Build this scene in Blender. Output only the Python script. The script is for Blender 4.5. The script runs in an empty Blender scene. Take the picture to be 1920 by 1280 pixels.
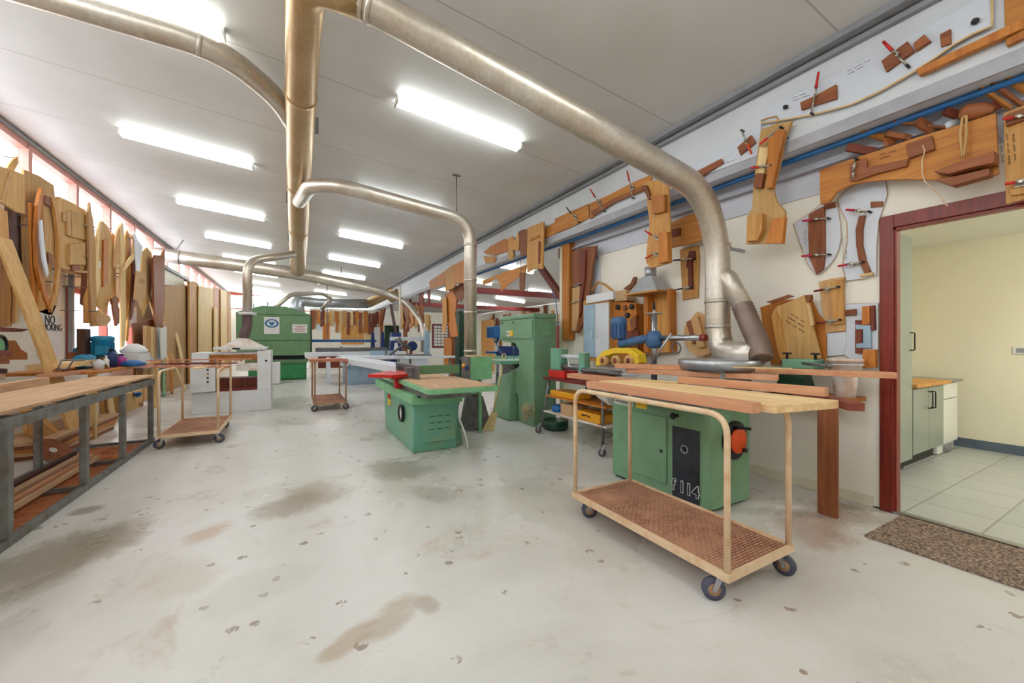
import bpy, bmesh, math, random
from mathutils import Vector, Matrix
SC = bpy.context.scene
COL = SC.collection
# ------------------------------------------------------------------ camera
F = 740.0; H = 1.35; TH = math.atan(412/740); S_, C_ = math.sin(TH), math.cos(TH)
cd = bpy.data.cameras.new('camera'); cam = bpy.data.objects.new('camera', cd); COL.objects.link(cam)
cam.location = (0, 0, H); cam.rotation_euler = (math.pi/2, 0, -TH)
cd.sensor_width = 36; cd.lens = F/1920*36; cd.clip_start = .05; cd.clip_end = 200
SC.camera = cam
# ------------------------------------------------------------------ world / exposure
SC.view_settings.view_transform = 'Standard'; SC.view_settings.look = 'None'
SC.view_settings.exposure = 0.5; SC.view_settings.gamma = 1.0; SC.view_settings.use_curve_mapping = False
W = bpy.data.worlds.new('world'); SC.world = W; W.use_nodes = True
bg = W.node_tree.nodes['Background']; bg.inputs[0].default_value = (.93, .97, 1, 1); bg.inputs[1].default_value = 5.5
LAMP = 13.0           # emission of the fluorescent diffusers
SC.cycles.max_bounces = 8; SC.cycles.diffuse_bounces = 5; SC.cycles.glossy_bounces = 3
SC.cycles.sample_clamp_indirect = 6
# ------------------------------------------------------------------ pixel rays -> points on real planes
def _d(px, py):
    a = (px-960)/F; return (a*C_+S_, C_-a*S_, (640-py)/F)
def PX(px, py, x): v = _d(px, py); t = x/v[0]; return Vector((x, v[1]*t, H+v[2]*t))
def PY(px, py, y): v = _d(px, py); t = y/v[1]; return Vector((v[0]*t, y, H+v[2]*t))
def PZ(px, py, z=0.): v = _d(px, py); t = (z-H)/v[2]; return Vector((v[0]*t, v[1]*t, z))
SL = .089
def ceil_z(x): return 3.75+SL*(3.95-x)
# ------------------------------------------------------------------ materials
MATS = {}
def newmat(n):
    m = bpy.data.materials.new(n); m.use_nodes = True; nt = m.node_tree
    return m, nt, nt.nodes['Principled BSDF']
def N(nt, t, **kw):
    n = nt.nodes.new(t)
    for k, v in kw.items():
        if k[0] == 'i' and k[1:].isdigit(): n.inputs[int(k[1:])].default_value = v
        elif k in n.inputs: n.inputs[k].default_value = v
        else: setattr(n, k, v)
    return n
def ramp(nt, stops):
    r = nt.nodes.new('ShaderNodeValToRGB'); e = r.color_ramp.elements
    e[0].position, e[0].color = stops[0][0], (*stops[0][1], 1); e[1].position, e[1].color = stops[-1][0], (*stops[-1][1], 1)
    for p, c in stops[1:-1]:
        q = e.new(p); q.color = (*c, 1)
    return r
def coords(nt, scale=(1, 1, 1), obj=True, rnd=True):
    tc = N(nt, 'ShaderNodeTexCoord'); mp = N(nt, 'ShaderNodeMapping'); mp.inputs['Scale'].default_value = scale
    nt.links.new(tc.outputs['Object'], mp.inputs[0])
    if rnd:
        oi = N(nt, 'ShaderNodeObjectInfo'); mu = N(nt, 'ShaderNodeMath', operation='MULTIPLY', i1=37.)
        nt.links.new(oi.outputs['Random'], mu.inputs[0]); nt.links.new(mu.outputs[0], mp.inputs['Location'])
    return mp
def sr(c): return tuple((x/255/12.92) if x/255 <= .04045 else ((x/255+.055)/1.055)**2.4 for x in c)
def wood(n, a, b, axis='z', rough=.6, figure=.5, s=1.0):
    """two sRGB tones, grain along an axis"""
    m, nt, p = newmat(n); L = nt.links
    sc = {'x': (1.2, 16, 16), 'y': (16, 1.2, 16), 'z': (16, 16, 1.2)}[axis]
    mp = coords(nt, tuple(q*s for q in sc))
    no = N(nt, 'ShaderNodeTexNoise', Scale=1.6, Detail=5., Roughness=.6, Distortion=.6)
    L.new(mp.outputs[0], no.inputs['Vector'])
    r = ramp(nt, [(.5-.3*figure-.05, sr(b)), (.55+.25*figure, sr(a))]); L.new(no.outputs['Fac'], r.inputs[0])
    oi = N(nt, 'ShaderNodeObjectInfo'); mr = N(nt, 'ShaderNodeMapRange', i3=.86, i4=1.1); L.new(oi.outputs['Random'], mr.inputs[0])
    hs = N(nt, 'ShaderNodeHueSaturation'); L.new(mr.outputs[0], hs.inputs['Value']); L.new(r.outputs[0], hs.inputs['Color'])
    L.new(hs.outputs[0], p.inputs['Base Color']); p.inputs['Roughness'].default_value = rough
    bu = N(nt, 'ShaderNodeBump', Strength=.12, Distance=.01); L.new(no.outputs['Fac'], bu.inputs['Height']); L.new(bu.outputs[0], p.inputs['Normal'])
    MATS[n] = m; return m
def plain(n, c, rough=.5, metal=0., var=.12, scale=6., bump=0., dirt=None):
    m, nt, p = newmat(n); L = nt.links; c = sr(c)
    mp = coords(nt); no = N(nt, 'ShaderNodeTexNoise', Scale=scale, Detail=4., Roughness=.65); L.new(mp.outputs[0], no.inputs['Vector'])
    d = sr(dirt) if dirt else tuple(x*(1-2*var) for x in c)
    r = ramp(nt, [(.3, d), (.55, c), (.8, tuple(min(1, x*(1+var)) for x in c))]); L.new(no.outputs['Fac'], r.inputs[0])
    L.new(r.outputs[0], p.inputs['Base Color']); p.inputs['Roughness'].default_value = rough; p.inputs['Metallic'].default_value = metal
    if bump:
        bu = N(nt, 'ShaderNodeBump', Strength=bump, Distance=.01); L.new(no.outputs['Fac'], bu.inputs['Height']); L.new(bu.outputs[0], p.inputs['Normal'])
    MATS[n] = m; return m
wood('ply', (214, 162, 90), (184, 124, 58), 'z')
wood('ply_y', (216, 148, 66), (162, 90, 32), 'y', figure=.8, s=.8)
wood('pine', (236, 206, 150), (214, 176, 116), 'z', figure=.4)
wood('pine_y', (238, 210, 160), (214, 172, 118), 'y')
wood('pine_x', (236, 206, 150), (206, 160, 108), 'x')
wood('mdf', (206, 164, 112), (192, 148, 98), 'z', .7, .2)
wood('tan', (212, 172, 112), (192, 148, 88), 'z', .7, .3)
wood('orange', (206, 132, 48), (172, 94, 26), 'z', .55, .5)
wood('brown', (152, 88, 48), (114, 60, 32), 'z')
wood('brown_y', (166, 98, 56), (124, 66, 36), 'y')
wood('redbrown', (138, 62, 38), (92, 36, 24), 'z')
wood('jarrah', (150, 74, 52), (112, 48, 36), 'y')
wood('pink_y', (222, 166, 128), (202, 136, 98), 'y', .65)
wood('pink_x', (206, 138, 112), (178, 106, 84), 'x', .65)
wood('mahogany', (146, 48, 30), (108, 28, 18), 'z', .35)
wood('mahogany_y', (146, 50, 34), (108, 30, 22), 'y', .35)
wood('dust_y', (214, 178, 142), (186, 146, 112), 'y', .85)
wood('dark_wood', (92, 58, 42), (58, 34, 26), 'y', .8)
plain('whiteboard', (214, 219, 230), .4, var=.03)
plain('green', (120, 160, 128), .42, var=.06, scale=3, dirt=(112, 146, 108))
plain('green_teal', (108, 168, 144), .42, var=.06, scale=3, dirt=(134, 162, 122))
plain('green_deep', (104, 142, 100), .4, var=.1, scale=2.5)
plain('green_bright', (44, 136, 78), .4)
plain('green_light', (128, 190, 140), .4)
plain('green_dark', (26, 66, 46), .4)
plain('cream_tube', (228, 200, 166), .5, var=.05, scale=7, dirt=(212, 168, 124))
plain('cream_paint', (230, 222, 200), .5, var=.05)
plain('rust_tube', (178, 132, 98), .6, var=.1, scale=9)
plain('steel', (176, 178, 184), .3, 1., var=.12, scale=20)
plain('steel_dull', (130, 128, 130), .5, .7, var=.2, scale=12)
plain('angle_grey', (126, 128, 126), .6, .35, var=.3, scale=9, dirt=(112, 92, 76))
plain('clamp_metal', (178, 172, 160), .35, .85, var=.15, scale=40)
plain('black', (30, 30, 34), .5, var=.1)
plain('black_panel', (44, 50, 62), .45, var=.25, scale=8)
plain('red', (206, 36, 32), .4, var=.08)
plain('pink_red', (196, 30, 62), .4, var=.08)
plain('orange_paint', (236, 84, 24), .45)
plain('blue', (30, 104, 172), .4)
plain('blue_dark', (28, 48, 110), .45)
plain('motor_blue', (24, 132, 176), .4, var=.12)
plain('feeder_blue', (64, 104, 150), .45, var=.2, scale=8)
plain('yellow', (236, 196, 40), .45, var=.08)
plain('yellow_case', (232, 160, 30), .5, var=.08)
plain('white_paint', (226, 228, 232), .4, var=.03, scale=2, dirt=(216, 214, 212))
plain('machine_grey', (214, 218, 226), .45, var=.06)
plain('light_blue', (160, 186, 206), .5, var=.1)
plain('dirty_white', (226, 220, 214), .5, var=.08, dirt=(206, 160, 130))
plain('rubber', (50, 48, 52), .8, var=.1)
plain('wheel_blue', (78, 80, 100), .6, var=.1)
plain('caster_hub', (170, 130, 96), .6, var=.1)
plain('cardboard', (196, 160, 120), .8, var=.06)
plain('paper', (224, 222, 220), .7, var=.03)
plain('bag', (236, 236, 238), .45, var=.04)
plain('magenta', (190, 60, 150), .4)
plain('ink', (34, 34, 40), .7, var=.02)
plain('ink_red', (170, 40, 60), .7, var=.02)
plain('ink_blue', (40, 112, 160), .6, var=.02)
plain('sawdust', (190, 118, 74), .95, var=.2, scale=24, bump=.6, dirt=(150, 80, 46))
plain('hose_dark', (108, 84, 84), .6, var=.12)
plain('hose_grey', (150, 128, 118), .5, .4, var=.12)
plain('gasket', (150, 152, 158), .6, var=.08)
plain('wall_cream', (244, 239, 228), .75, var=.02, scale=1.5)
plain('wall_yellow', (234, 228, 204), .75, var=.02, scale=1.2)
plain('fascia', (206, 208, 220), .6, var=.04, scale=3)
plain('beam_white', (216, 220, 226), .55, var=.04, scale=3)
plain('beam_lip', (176, 176, 184), .55, var=.08, scale=5)
plain('red_glare_pale', (208, 150, 140), .5, var=.08, scale=4)  # frame red with the wash of window glare put into its colour
plain('red_frame', (176, 84, 70), .5, var=.15, scale=4)
plain('red_beam', (112, 30, 26), .5, var=.15, scale=4)
plain('cupboard', (150, 158, 146), .35, var=.03)
plain('white_gloss', (232, 234, 228), .3, var=.02)
plain('skirt_tile', (92, 104, 120), .4, var=.06)
plain('straw', (222, 196, 142), .8, var=.1, scale=30)
plain('leaf_rag', (190, 170, 130), .9, var=.2, scale=30)
def m_floor():
    m, nt, p = newmat('concrete'); L = nt.links
    mp = coords(nt, rnd=False)
    big = N(nt, 'ShaderNodeTexNoise', Scale=.55, Detail=6., Roughness=.62, Distortion=.4); L.new(mp.outputs[0], big.inputs['Vector'])
    r1 = ramp(nt, [(.3, sr((190, 184, 174))), (.42, sr((206, 202, 195))), (.52, sr((216, 213, 209))), (.7, sr((222, 220, 219)))]); L.new(big.outputs['Fac'], r1.inputs[0])
    st = N(nt, 'ShaderNodeTexNoise', Scale=1.3, Detail=9., Roughness=.75, Distortion=1.2); L.new(mp.outputs[0], st.inputs['Vector'])
    r2 = ramp(nt, [(.56, (0, 0, 0)), (.72, (1, 1, 1))]); L.new(st.outputs['Fac'], r2.inputs[0])
    mx = N(nt, 'ShaderNodeMix', data_type='RGBA'); mx.inputs[7].default_value = (*sr((186, 158, 134)), 1)
    mu = N(nt, 'ShaderNodeMath', operation='MULTIPLY', i1=.6); L.new(r2.outputs[0], mu.inputs[0]); L.new(mu.outputs[0], mx.inputs[0]); L.new(r1.outputs[0], mx.inputs[6])
    vo = N(nt, 'ShaderNodeTexVoronoi', Scale=5., Randomness=1.); L.new(mp.outputs[0], vo.inputs['Vector'])
    wn = N(nt, 'ShaderNodeTexNoise', Scale=.9, Detail=2.); L.new(mp.outputs[0], wn.inputs['Vector'])
    wv = N(nt, 'ShaderNodeMath', operation='MULTIPLY', i1=.3); L.new(wn.outputs['Fac'], wv.inputs[0])
    lt = N(nt, 'ShaderNodeMath', operation='LESS_THAN'); L.new(vo.outputs['Distance'], lt.inputs[0]); L.new(wv.outputs[0], lt.inputs[1])
    fn = N(nt, 'ShaderNodeTexNoise', Scale=22., Detail=3.); L.new(mp.outputs[0], fn.inputs['Vector'])
    fr = ramp(nt, [(.48, (0, 0, 0)), (.54, (1, 1, 1))]); L.new(fn.outputs['Fac'], fr.inputs[0])
    m3 = N(nt, 'ShaderNodeMath', operation='MULTIPLY'); L.new(lt.outputs[0], m3.inputs[0]); L.new(fr.outputs[0], m3.inputs[1])
    m4 = N(nt, 'ShaderNodeMath', operation='MULTIPLY', i1=.75); L.new(m3.outputs[0], m4.inputs[0])
    mx2 = N(nt, 'ShaderNodeMix', data_type='RGBA'); mx2.inputs[7].default_value = (*sr((132, 108, 90)), 1)
    L.new(m4.outputs[0], mx2.inputs[0]); L.new(mx.outputs[2], mx2.inputs[6])
    # oily stains with outlines of their own: ellipses in floor metres
    last = mx2.outputs[2]; se = N(nt, 'ShaderNodeSeparateXYZ'); L.new(mp.outputs[0], se.inputs[0])
    for (cx, cy, rx, ry, an, col, k) in STAINS:
        ca, sa = math.cos(an), math.sin(an)
        def lin(a, b, c):
            q = N(nt, 'ShaderNodeMath', operation='MULTIPLY', i1=a); L.new(se.outputs[0], q.inputs[0])
            w = N(nt, 'ShaderNodeMath', operation='MULTIPLY_ADD', i1=b); L.new(se.outputs[1], w.inputs[0]); L.new(q.outputs[0], w.inputs[2])
            z = N(nt, 'ShaderNodeMath', operation='ADD', i1=c); L.new(w.outputs[0], z.inputs[0]); 
            y = N(nt, 'ShaderNodeMath', operation='POWER', i1=2.); a_ = N(nt, 'ShaderNodeMath', operation='ABSOLUTE'); L.new(z.outputs[0], a_.inputs[0]); L.new(a_.outputs[0], y.inputs[0]); return y
        u = lin(ca/rx, sa/rx, -(cx*ca+cy*sa)/rx); v = lin(-sa/ry, ca/ry, (cx*sa-cy*ca)/ry)
        sm = N(nt, 'ShaderNodeMath', operation='ADD'); L.new(u.outputs[0], sm.inputs[0]); L.new(v.outputs[0], sm.inputs[1])
        nn = N(nt, 'ShaderNodeMath', operation='MULTIPLY_ADD', i1=4.2); L.new(st.outputs['Fac'], nn.inputs[0]); L.new(sm.outputs[0], nn.inputs[2])
        rr = N(nt, 'ShaderNodeMapRange', i1=3.25, i2=2.35, i3=0., i4=k*.85); L.new(nn.outputs[0], rr.inputs[0])
        mm = N(nt, 'ShaderNodeMix', data_type='RGBA'); mm.inputs[7].default_value = (*sr(col), 1)
        L.new(rr.outputs[0], mm.inputs[0]); L.new(last, mm.inputs[6]); last = mm.outputs[2]
    L.new(last, p.inputs['Base Color'])
    rg = N(nt, 'ShaderNodeMapRange', i3=.1, i4=.5); L.new(big.outputs['Fac'], rg.inputs[0]); L.new(rg.outputs[0], p.inputs['Roughness'])
    bu = N(nt, 'ShaderNodeBump', Strength=.08, Distance=.01); L.new(st.outputs['Fac'], bu.inputs['Height']); L.new(bu.outputs[0], p.inputs['Normal'])
    MATS['concrete'] = m
def _st(px, py, rx, ry, an, col, k): v = PZ(px, py); return (v.x, v.y, rx, ry, an, col, k)
STAINS = [_st(560, 945, .36, .24, .3, (150, 134, 112), .8), _st(600, 925, .3, .3, .3, (156, 140, 118), .7), _st(745, 880, .3, .46, .5, (136, 128, 110), .8),
          _st(810, 925, .16, .3, .5, (146, 134, 118), .5), _st(70, 1060, .7, .34, 1.0, (132, 120, 102), .8), _st(200, 1020, .4, .2, 1.2, (150, 138, 118), .6),
          _st(735, 1155, .1, .2, -.9, (172, 150, 122), .75), _st(800, 1130, .06, .09, .3, (160, 140, 116), .7), _st(655, 1200, .07, .17, -.9, (172, 148, 120), .75), _st(870, 800, .5, .6, .4, (186, 160, 148), .45),
          _st(1530, 985, .5, .22, .3, (150, 100, 70), .6), _st(1590, 965, .25, .2, .3, (120, 84, 62), .6), _st(390, 1000, .12, .2, -.6, (190, 158, 126), .8),
          _st(165, 955, .12, .1, 0, (130, 116, 98), .8), _st(330, 1080, .2, .3, .4, (196, 184, 168), .6), _st(480, 1100, .3, .2, .4, (198, 194, 184), .6), _st(1010, 1030, .4, .3, 0, (196, 192, 184), .5)]
m_floor()
def m_ceiling():
    m, nt, p = newmat('ceiling_panel'); L = nt.links
    tc = N(nt, 'ShaderNodeTexCoord'); se = N(nt, 'ShaderNodeSeparateXYZ'); L.new(tc.outputs['Object'], se.inputs[0])
    a = N(nt, 'ShaderNodeMath', operation='ADD', i1=.07); L.new(se.outputs[1], a.inputs[0])
    b = N(nt, 'ShaderNodeMath', operation='PINGPONG', i1=.7625); L.new(a.outputs[0], b.inputs[0])
    c = N(nt, 'ShaderNodeMath', operation='LESS_THAN', i1=.006); L.new(b.outputs[0], c.inputs[0])
    no = N(nt, 'ShaderNodeTexNoise', Scale=1.1, Detail=3.); L.new(tc.outputs['Object'], no.inputs['Vector'])
    r = ramp(nt, [(.35, sr((212, 211, 210))), (.7, sr((222, 222, 222)))]); L.new(no.outputs['Fac'], r.inputs[0])
    mx = N(nt, 'ShaderNodeMix', data_type='RGBA'); mx.inputs[7].default_value = (*sr((178, 174, 170)), 1)
    L.new(c.outputs[0], mx.inputs[0]); L.new(r.outputs[0], mx.inputs[6]); L.new(mx.outputs[2], p.inputs['Base Color'])
    p.inputs['Roughness'].default_value = .5; MATS['ceiling_panel'] = m
m_ceiling()
def m_tiles():
    m, nt, p = newmat('floor_tiles'); L = nt.links
    mp = coords(nt, rnd=False); br = N(nt, 'ShaderNodeTexBrick', offset=0., Scale=1.)
    br.inputs['Color1'].default_value = (*sr((188, 190, 184)), 1); br.inputs['Color2'].default_value = (*sr((176, 180, 174)), 1); br.inputs['Mortar'].default_value = (*sr((140, 140, 130)), 1)
    br.inputs['Mortar Size'].default_value = .006; br.inputs['Brick Width'].default_value = .4; br.inputs['Row Height'].default_value = .4
    L.new(mp.outputs[0], br.inputs[0]); L.new(br.outputs[0], p.inputs['Base Color']); p.inputs['Roughness'].default_value = .3; MATS['floor_tiles'] = m
m_tiles()
def m_duct(n, c, c2):
    m, nt, p = newmat(n); L = nt.links; mp = coords(nt)
    vo = N(nt, 'ShaderNodeTexVoronoi', Scale=38.); L.new(mp.outputs[0], vo.inputs['Vector'])
    no = N(nt, 'ShaderNodeTexNoise', Scale=2.2, Detail=4.); L.new(mp.outputs[0], no.inputs['Vector'])
    r = ramp(nt, [(.3, sr(c2)), (.7, sr(c))]); L.new(no.outputs['Fac'], r.inputs[0])
    hs = N(nt, 'ShaderNodeHueSaturation'); mr = N(nt, 'ShaderNodeMapRange', i3=.88, i4=1.08); L.new(vo.outputs['Color'], mr.inputs[0]); L.new(mr.outputs[0], hs.inputs['Value'])
    L.new(r.outputs[0], hs.inputs['Color']); L.new(hs.outputs[0], p.inputs['Base Color'])
    p.inputs['Metallic'].default_value = .75; p.inputs['Roughness'].default_value = .38; MATS[n] = m
m_duct('galv', (220, 214, 206), (200, 186, 168)); m_duct('galv_tan_reflect', (204, 178, 138), (186, 152, 104)); m_duct('galv_cool', (190, 194, 200), (170, 172, 176))  # tan version has the warm reflection on galvanised steel put into its colour
def m_deck():
    m, nt, p = newmat('woven_deck'); L = nt.links; mp = coords(nt, (1, 1, 1))
    br = N(nt, 'ShaderNodeTexBrick', Scale=1., offset=.5)
    br.inputs['Color1'].default_value = (*sr((190, 140, 112)), 1); br.inputs['Color2'].default_value = (*sr((166, 116, 90)), 1); br.inputs['Mortar'].default_value = (*sr((88, 52, 40)), 1)
    br.inputs['Mortar Size'].default_value = .0028; br.inputs['Mortar Smooth'].default_value = .6; br.inputs['Brick Width'].default_value = .045; br.inputs['Row Height'].default_value = .019
    L.new(mp.outputs[0], br.inputs[0])
    no = N(nt, 'ShaderNodeTexNoise', Scale=5., Detail=4.); L.new(mp.outputs[0], no.inputs['Vector'])
    r = ramp(nt, [(.4, (0, 0, 0)), (.75, (1, 1, 1))]); L.new(no.outputs['Fac'], r.inputs[0])
    mx = N(nt, 'ShaderNodeMix', data_type='RGBA'); mx.inputs[7].default_value = (*sr((196, 146, 116)), 1); L.new(r.outputs[0], mx.inputs[0]); L.new(br.outputs[0], mx.inputs[6])
    L.new(mx.outputs[2], p.inputs['Base Color']); p.inputs['Roughness'].default_value = .9
    bu = N(nt, 'ShaderNodeBump', Strength=.8, Distance=.006); L.new(br.outputs['Fac'], bu.inputs['Height']); bu.invert = True; L.new(bu.outputs[0], p.inputs['Normal']); MATS['woven_deck'] = m
m_deck()
def m_mat():
    m, nt, p = newmat('mat_fibre'); L = nt.links; mp = coords(nt)
    no = N(nt, 'ShaderNodeTexNoise', Scale=70., Detail=3.); L.new(mp.outputs[0], no.inputs['Vector'])
    r = ramp(nt, [(.38, sr((84, 72, 64))), (.5, sr((136, 114, 98))), (.65, sr((176, 152, 132)))]); L.new(no.outputs['Fac'], r.inputs[0]); L.new(r.outputs[0], p.inputs['Base Color'])
    p.inputs['Roughness'].default_value = .95; bu = N(nt, 'ShaderNodeBump', Strength=.7, Distance=.01); L.new(no.outputs['Fac'], bu.inputs['Height']); L.new(bu.outputs[0], p.inputs['Normal']); MATS['mat_fibre'] = m
m_mat()
def m_emit(n, c, s):
    m, nt, p = newmat(n); p.inputs['Base Color'].default_value = (.9, .9, .9, 1); p.inputs['Emission Color'].default_value = (*c, 1); p.inputs['Emission Strength'].default_value = s; MATS[n] = m
m_emit('diffuser', (.93, 1, .98), LAMP); m_emit('kitchen_fill_glow', (1, .97, .88), 85)  # kitchen glow belongs to the added lamp out of view
def m_glass():
    m = bpy.data.materials.new('glass'); m.use_nodes = True; nt = m.node_tree; nt.nodes.clear()
    o = N(nt, 'ShaderNodeOutputMaterial'); t = N(nt, 'ShaderNodeBsdfTransparent'); g = N(nt, 'ShaderNodeBsdfGlossy', Roughness=.02); x = N(nt, 'ShaderNodeMixShader', i0=.06)
    nt.links.new(t.outputs[0], x.inputs[1]); nt.links.new(g.outputs[0], x.inputs[2]); nt.links.new(x.outputs[0], o.inputs[0]); MATS['glass'] = m
m_glass()
# ------------------------------------------------------------------ builders
RM = {}   # world matrices of roots (no depsgraph needed)
class G:
    def __init__(s, M=None): s.b = bmesh.new(); s.M = M or Matrix()
    def v(s, p): return s.b.verts.new(s.M @ Vector(p))
    def f(s, vs, smooth=False):
        try: q = s.b.faces.new(vs); q.smooth = smooth; return q
        except ValueError: return None
    def box(s, x0, x1, y0, y1, z0, z1):
        q = [s.v((x, y, z)) for z in (z0, z1) for x, y in ((x0, y0), (x1, y0), (x1, y1), (x0, y1))]
        for a in ((3, 2, 1, 0), (4, 5, 6, 7), (0, 1, 5, 4), (1, 2, 6, 5), (2, 3, 7, 6), (3, 0, 4, 7)): s.f([q[i] for i in a])
        return s
    def prism(s, pts, vec):
        vec = Vector(vec); a = [s.v(p) for p in pts]; c = [s.v(Vector(p)+vec) for p in pts]; n = len(a)
        s.f(a[::-1]); s.f(c)
        for i in range(n): s.f([a[i], a[(i+1) % n], c[(i+1) % n], c[i]])
        return s
    def hull(s, lo, hi):
        a = [s.v(p) for p in lo]; c = [s.v(p) for p in hi]; n = len(a); s.f(a[::-1]); s.f(c)
        for i in range(n): s.f([a[i], a[(i+1) % n], c[(i+1) % n], c[i]])
        return s
    def plank(s, p0, p1, w, t, wdir=(0, 1, 0)):
        p0, p1 = Vector(p0), Vector(p1); d = (p1-p0).normalized(); wd = Vector(wdir); wd = (wd-d*wd.dot(d)).normalized(); td = d.cross(wd)
        a = [p0+wd*i*w/2+td*j*t/2 for i, j in ((-1, -1), (1, -1), (1, 1), (-1, 1))]
        return s.prism(a, p1-p0)
    def _ring(s, c, d, r, n, ref=None):
        d = d.normalized(); u = ref if ref else (Vector((0, 0, 1)) if abs(d.z) < .9 else Vector((1, 0, 0)))
        u = (u-d*u.dot(d)).normalized(); w = d.cross(u)
        return [s.v(c+u*math.cos(2*math.pi*i/n)*r+w*math.sin(2*math.pi*i/n)*r) for i in range(n)], u
    def tube(s, path, r, n=12, closed=False, caps=True):
        P = [Vector(p) for p in path]; R = r if isinstance(r, (list, tuple)) else [r]*len(P); rings = []; u = None
        for i, p in enumerate(P):
            if closed: d = P[(i+1) % len(P)]-P[i-1]
            else: d = (P[min(i+1, len(P)-1)]-P[i]).normalized()+(P[i]-P[max(i-1, 0)]).normalized() if 0 < i < len(P)-1 else P[min(i+1, len(P)-1)]-P[max(i-1, 0)]
            k, u = s._ring(p, d, R[i], n, u); rings.append(k)
        m = len(rings)
        for i in range(m if closed else m-1):
            a, b = rings[i], rings[(i+1) % m]
            for j in range(n): s.f([a[j], a[(j+1) % n], b[(j+1) % n], b[j]], True)
        if caps and not closed: s.f(rings[0][::-1]); s.f(rings[-1])
        return s
    def cyl(s, p0, p1, r0, r1=None, n=16): return s.tube([p0, p1], [r0, r0 if r1 is None else r1], n)
    def lathe(s, c, ax, prof, n=20):
        c = Vector(c); ax = Vector(ax).normalized(); rs = []
        u = Vector((0, 0, 1)) if abs(ax.z) < .9 else Vector((1, 0, 0)); u = (u-ax*u.dot(ax)).normalized(); w = ax.cross(u)
        for r, h in prof: rs.append([s.v(c+ax*h+(u*math.cos(2*math.pi*i/n)+w*math.sin(2*math.pi*i/n))*max(r, 1e-4)) for i in range(n)])
        for a, b in zip(rs, rs[1:]):
            for j in range(n): s.f([a[j], a[(j+1) % n], b[(j+1) % n], b[j]], True)
        s.f(rs[0][::-1]); s.f(rs[-1]); return s
    def torus(s, c, ax, R, r, n=24, m=8):
        c = Vector(c); ax = Vector(ax).normalized(); u = Vector((0, 0, 1)) if abs(ax.z) < .9 else Vector((1, 0, 0)); u = (u-ax*u.dot(ax)).normalized(); w = ax.cross(u)
        return s.tube([c+(u*math.cos(2*math.pi*i/n)+w*math.sin(2*math.pi*i/n))*R for i in range(n)], r, m, True)
    def obj(s, name, mat, parent=None, bevel=0, origin=None):
        bmesh.ops.recalc_face_normals(s.b, faces=s.b.faces)
        me = bpy.data.meshes.new(name)
        vs = s.b.verts
        if parent is None:
            if origin is None:
                xs = [v.co.x for v in vs]; ys = [v.co.y for v in vs]; zs = [v.co.z for v in vs]
                origin = Vector(((min(xs)+max(xs))/2, (min(ys)+max(ys))/2, min(zs)))
            M = Matrix.Translation(origin)
        else: M = RM[parent.name]
        s.b.transform(M.inverted()); s.b.to_mesh(me); s.b.free()
        o = bpy.data.objects.new(name, me); COL.objects.link(o)
        if parent is None: o.location = M.translation
        else: o.parent = parent
        RM[o.name] = M; me.materials.append(MATS[mat])
        if bevel:
            b = o.modifiers.new('bevel', 'BEVEL'); b.width = bevel; b.segments = 2; b.limit_method = 'ANGLE'; b.angle_limit = .7
        return o
def tag(o, label, cat, group=None, kind=None):
    if label: o['label'] = label
    if cat: o['category'] = cat
    if group: o['group'] = group
    if kind: o['kind'] = kind
    return o
def struct(o, label=None): 
    o['kind'] = 'structure'
    if label: o['label'] = label
    return o
def thing(name, label, cat, loc=(0, 0, 0), rz=0, group=None):
    o = bpy.data.objects.new(name, None); COL.objects.link(o); o.location = loc; o.rotation_euler = (0, 0, rz); o.empty_display_size = .1
    RM[o.name] = Matrix.Translation(loc) @ Matrix.Rotation(rz, 4, 'Z'); return tag(o, label, cat, group)
def kids(o): return [c for c in COL.objects if c.parent == o]
def dup(o, loc, rz=0, label=None, parent=None):
    c = o.copy(); COL.objects.link(c)
    if parent is None: c.location = loc; c.rotation_euler = (0, 0, rz); c['label'] = label or o['label']
    else: c.parent = parent
    for k in kids(o): dup(k, None, 0, None, c)
    return c
def box(name, mat, x0, x1, y0, y1, z0, z1, parent=None, bevel=0): return G().box(x0, x1, y0, y1, z0, z1).obj(name, mat, parent, bevel)
def fillet(pts, r, n=6):
    P = [Vector(p) for p in pts]; out = [P[0]]
    for i in range(1, len(P)-1):
        a, b, c = P[i-1], P[i], P[i+1]; d0 = (a-b); d1 = (c-b); k = min(r, d0.length*.49, d1.length*.49)
        s0 = b+d0.normalized()*k; s1 = b+d1.normalized()*k
        for j in range(n+1):
            t = j/n; out.append(s0*(1-t)**2+b*2*t*(1-t)+s1*t*t)
    out.append(P[-1]); return out
def text(body, mat, parent, M, size, name='lettering', depth=.0015, outline=0, off=0):
    cu = bpy.data.curves.new('t', 'FONT'); cu.body = body; cu.size = size; cu.align_x = 'CENTER'; cu.align_y = 'CENTER'; cu.extrude = depth; cu.offset = off
    if outline: cu.fill_mode = 'NONE'; cu.bevel_depth = outline; cu.extrude = 0
    o = bpy.data.objects.new('t', cu); COL.objects.link(o); dg = bpy.context.evaluated_depsgraph_get()
    me = bpy.data.meshes.new_from_object(o.evaluated_get(dg)); bpy.data.objects.remove(o)
    me.transform(RM[parent.name].inverted() @ M); me.materials.clear(); me.materials.append(MATS[mat])
    q = bpy.data.objects.new(name, me); COL.objects.link(q); q.parent = parent; RM[q.name] = RM[parent.name]; return q
def face_mat(p, n, up=(0, 0, 1)):
    """matrix that puts lettering at p, readable from the side n points to"""
    n = Vector(n).normalized(); u = Vector(up); u = (u-n*u.dot(n)).normalized(); r = u.cross(n)
    return Matrix.Translation(p) @ Matrix((r, u, n)).transposed().to_4x4()
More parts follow.
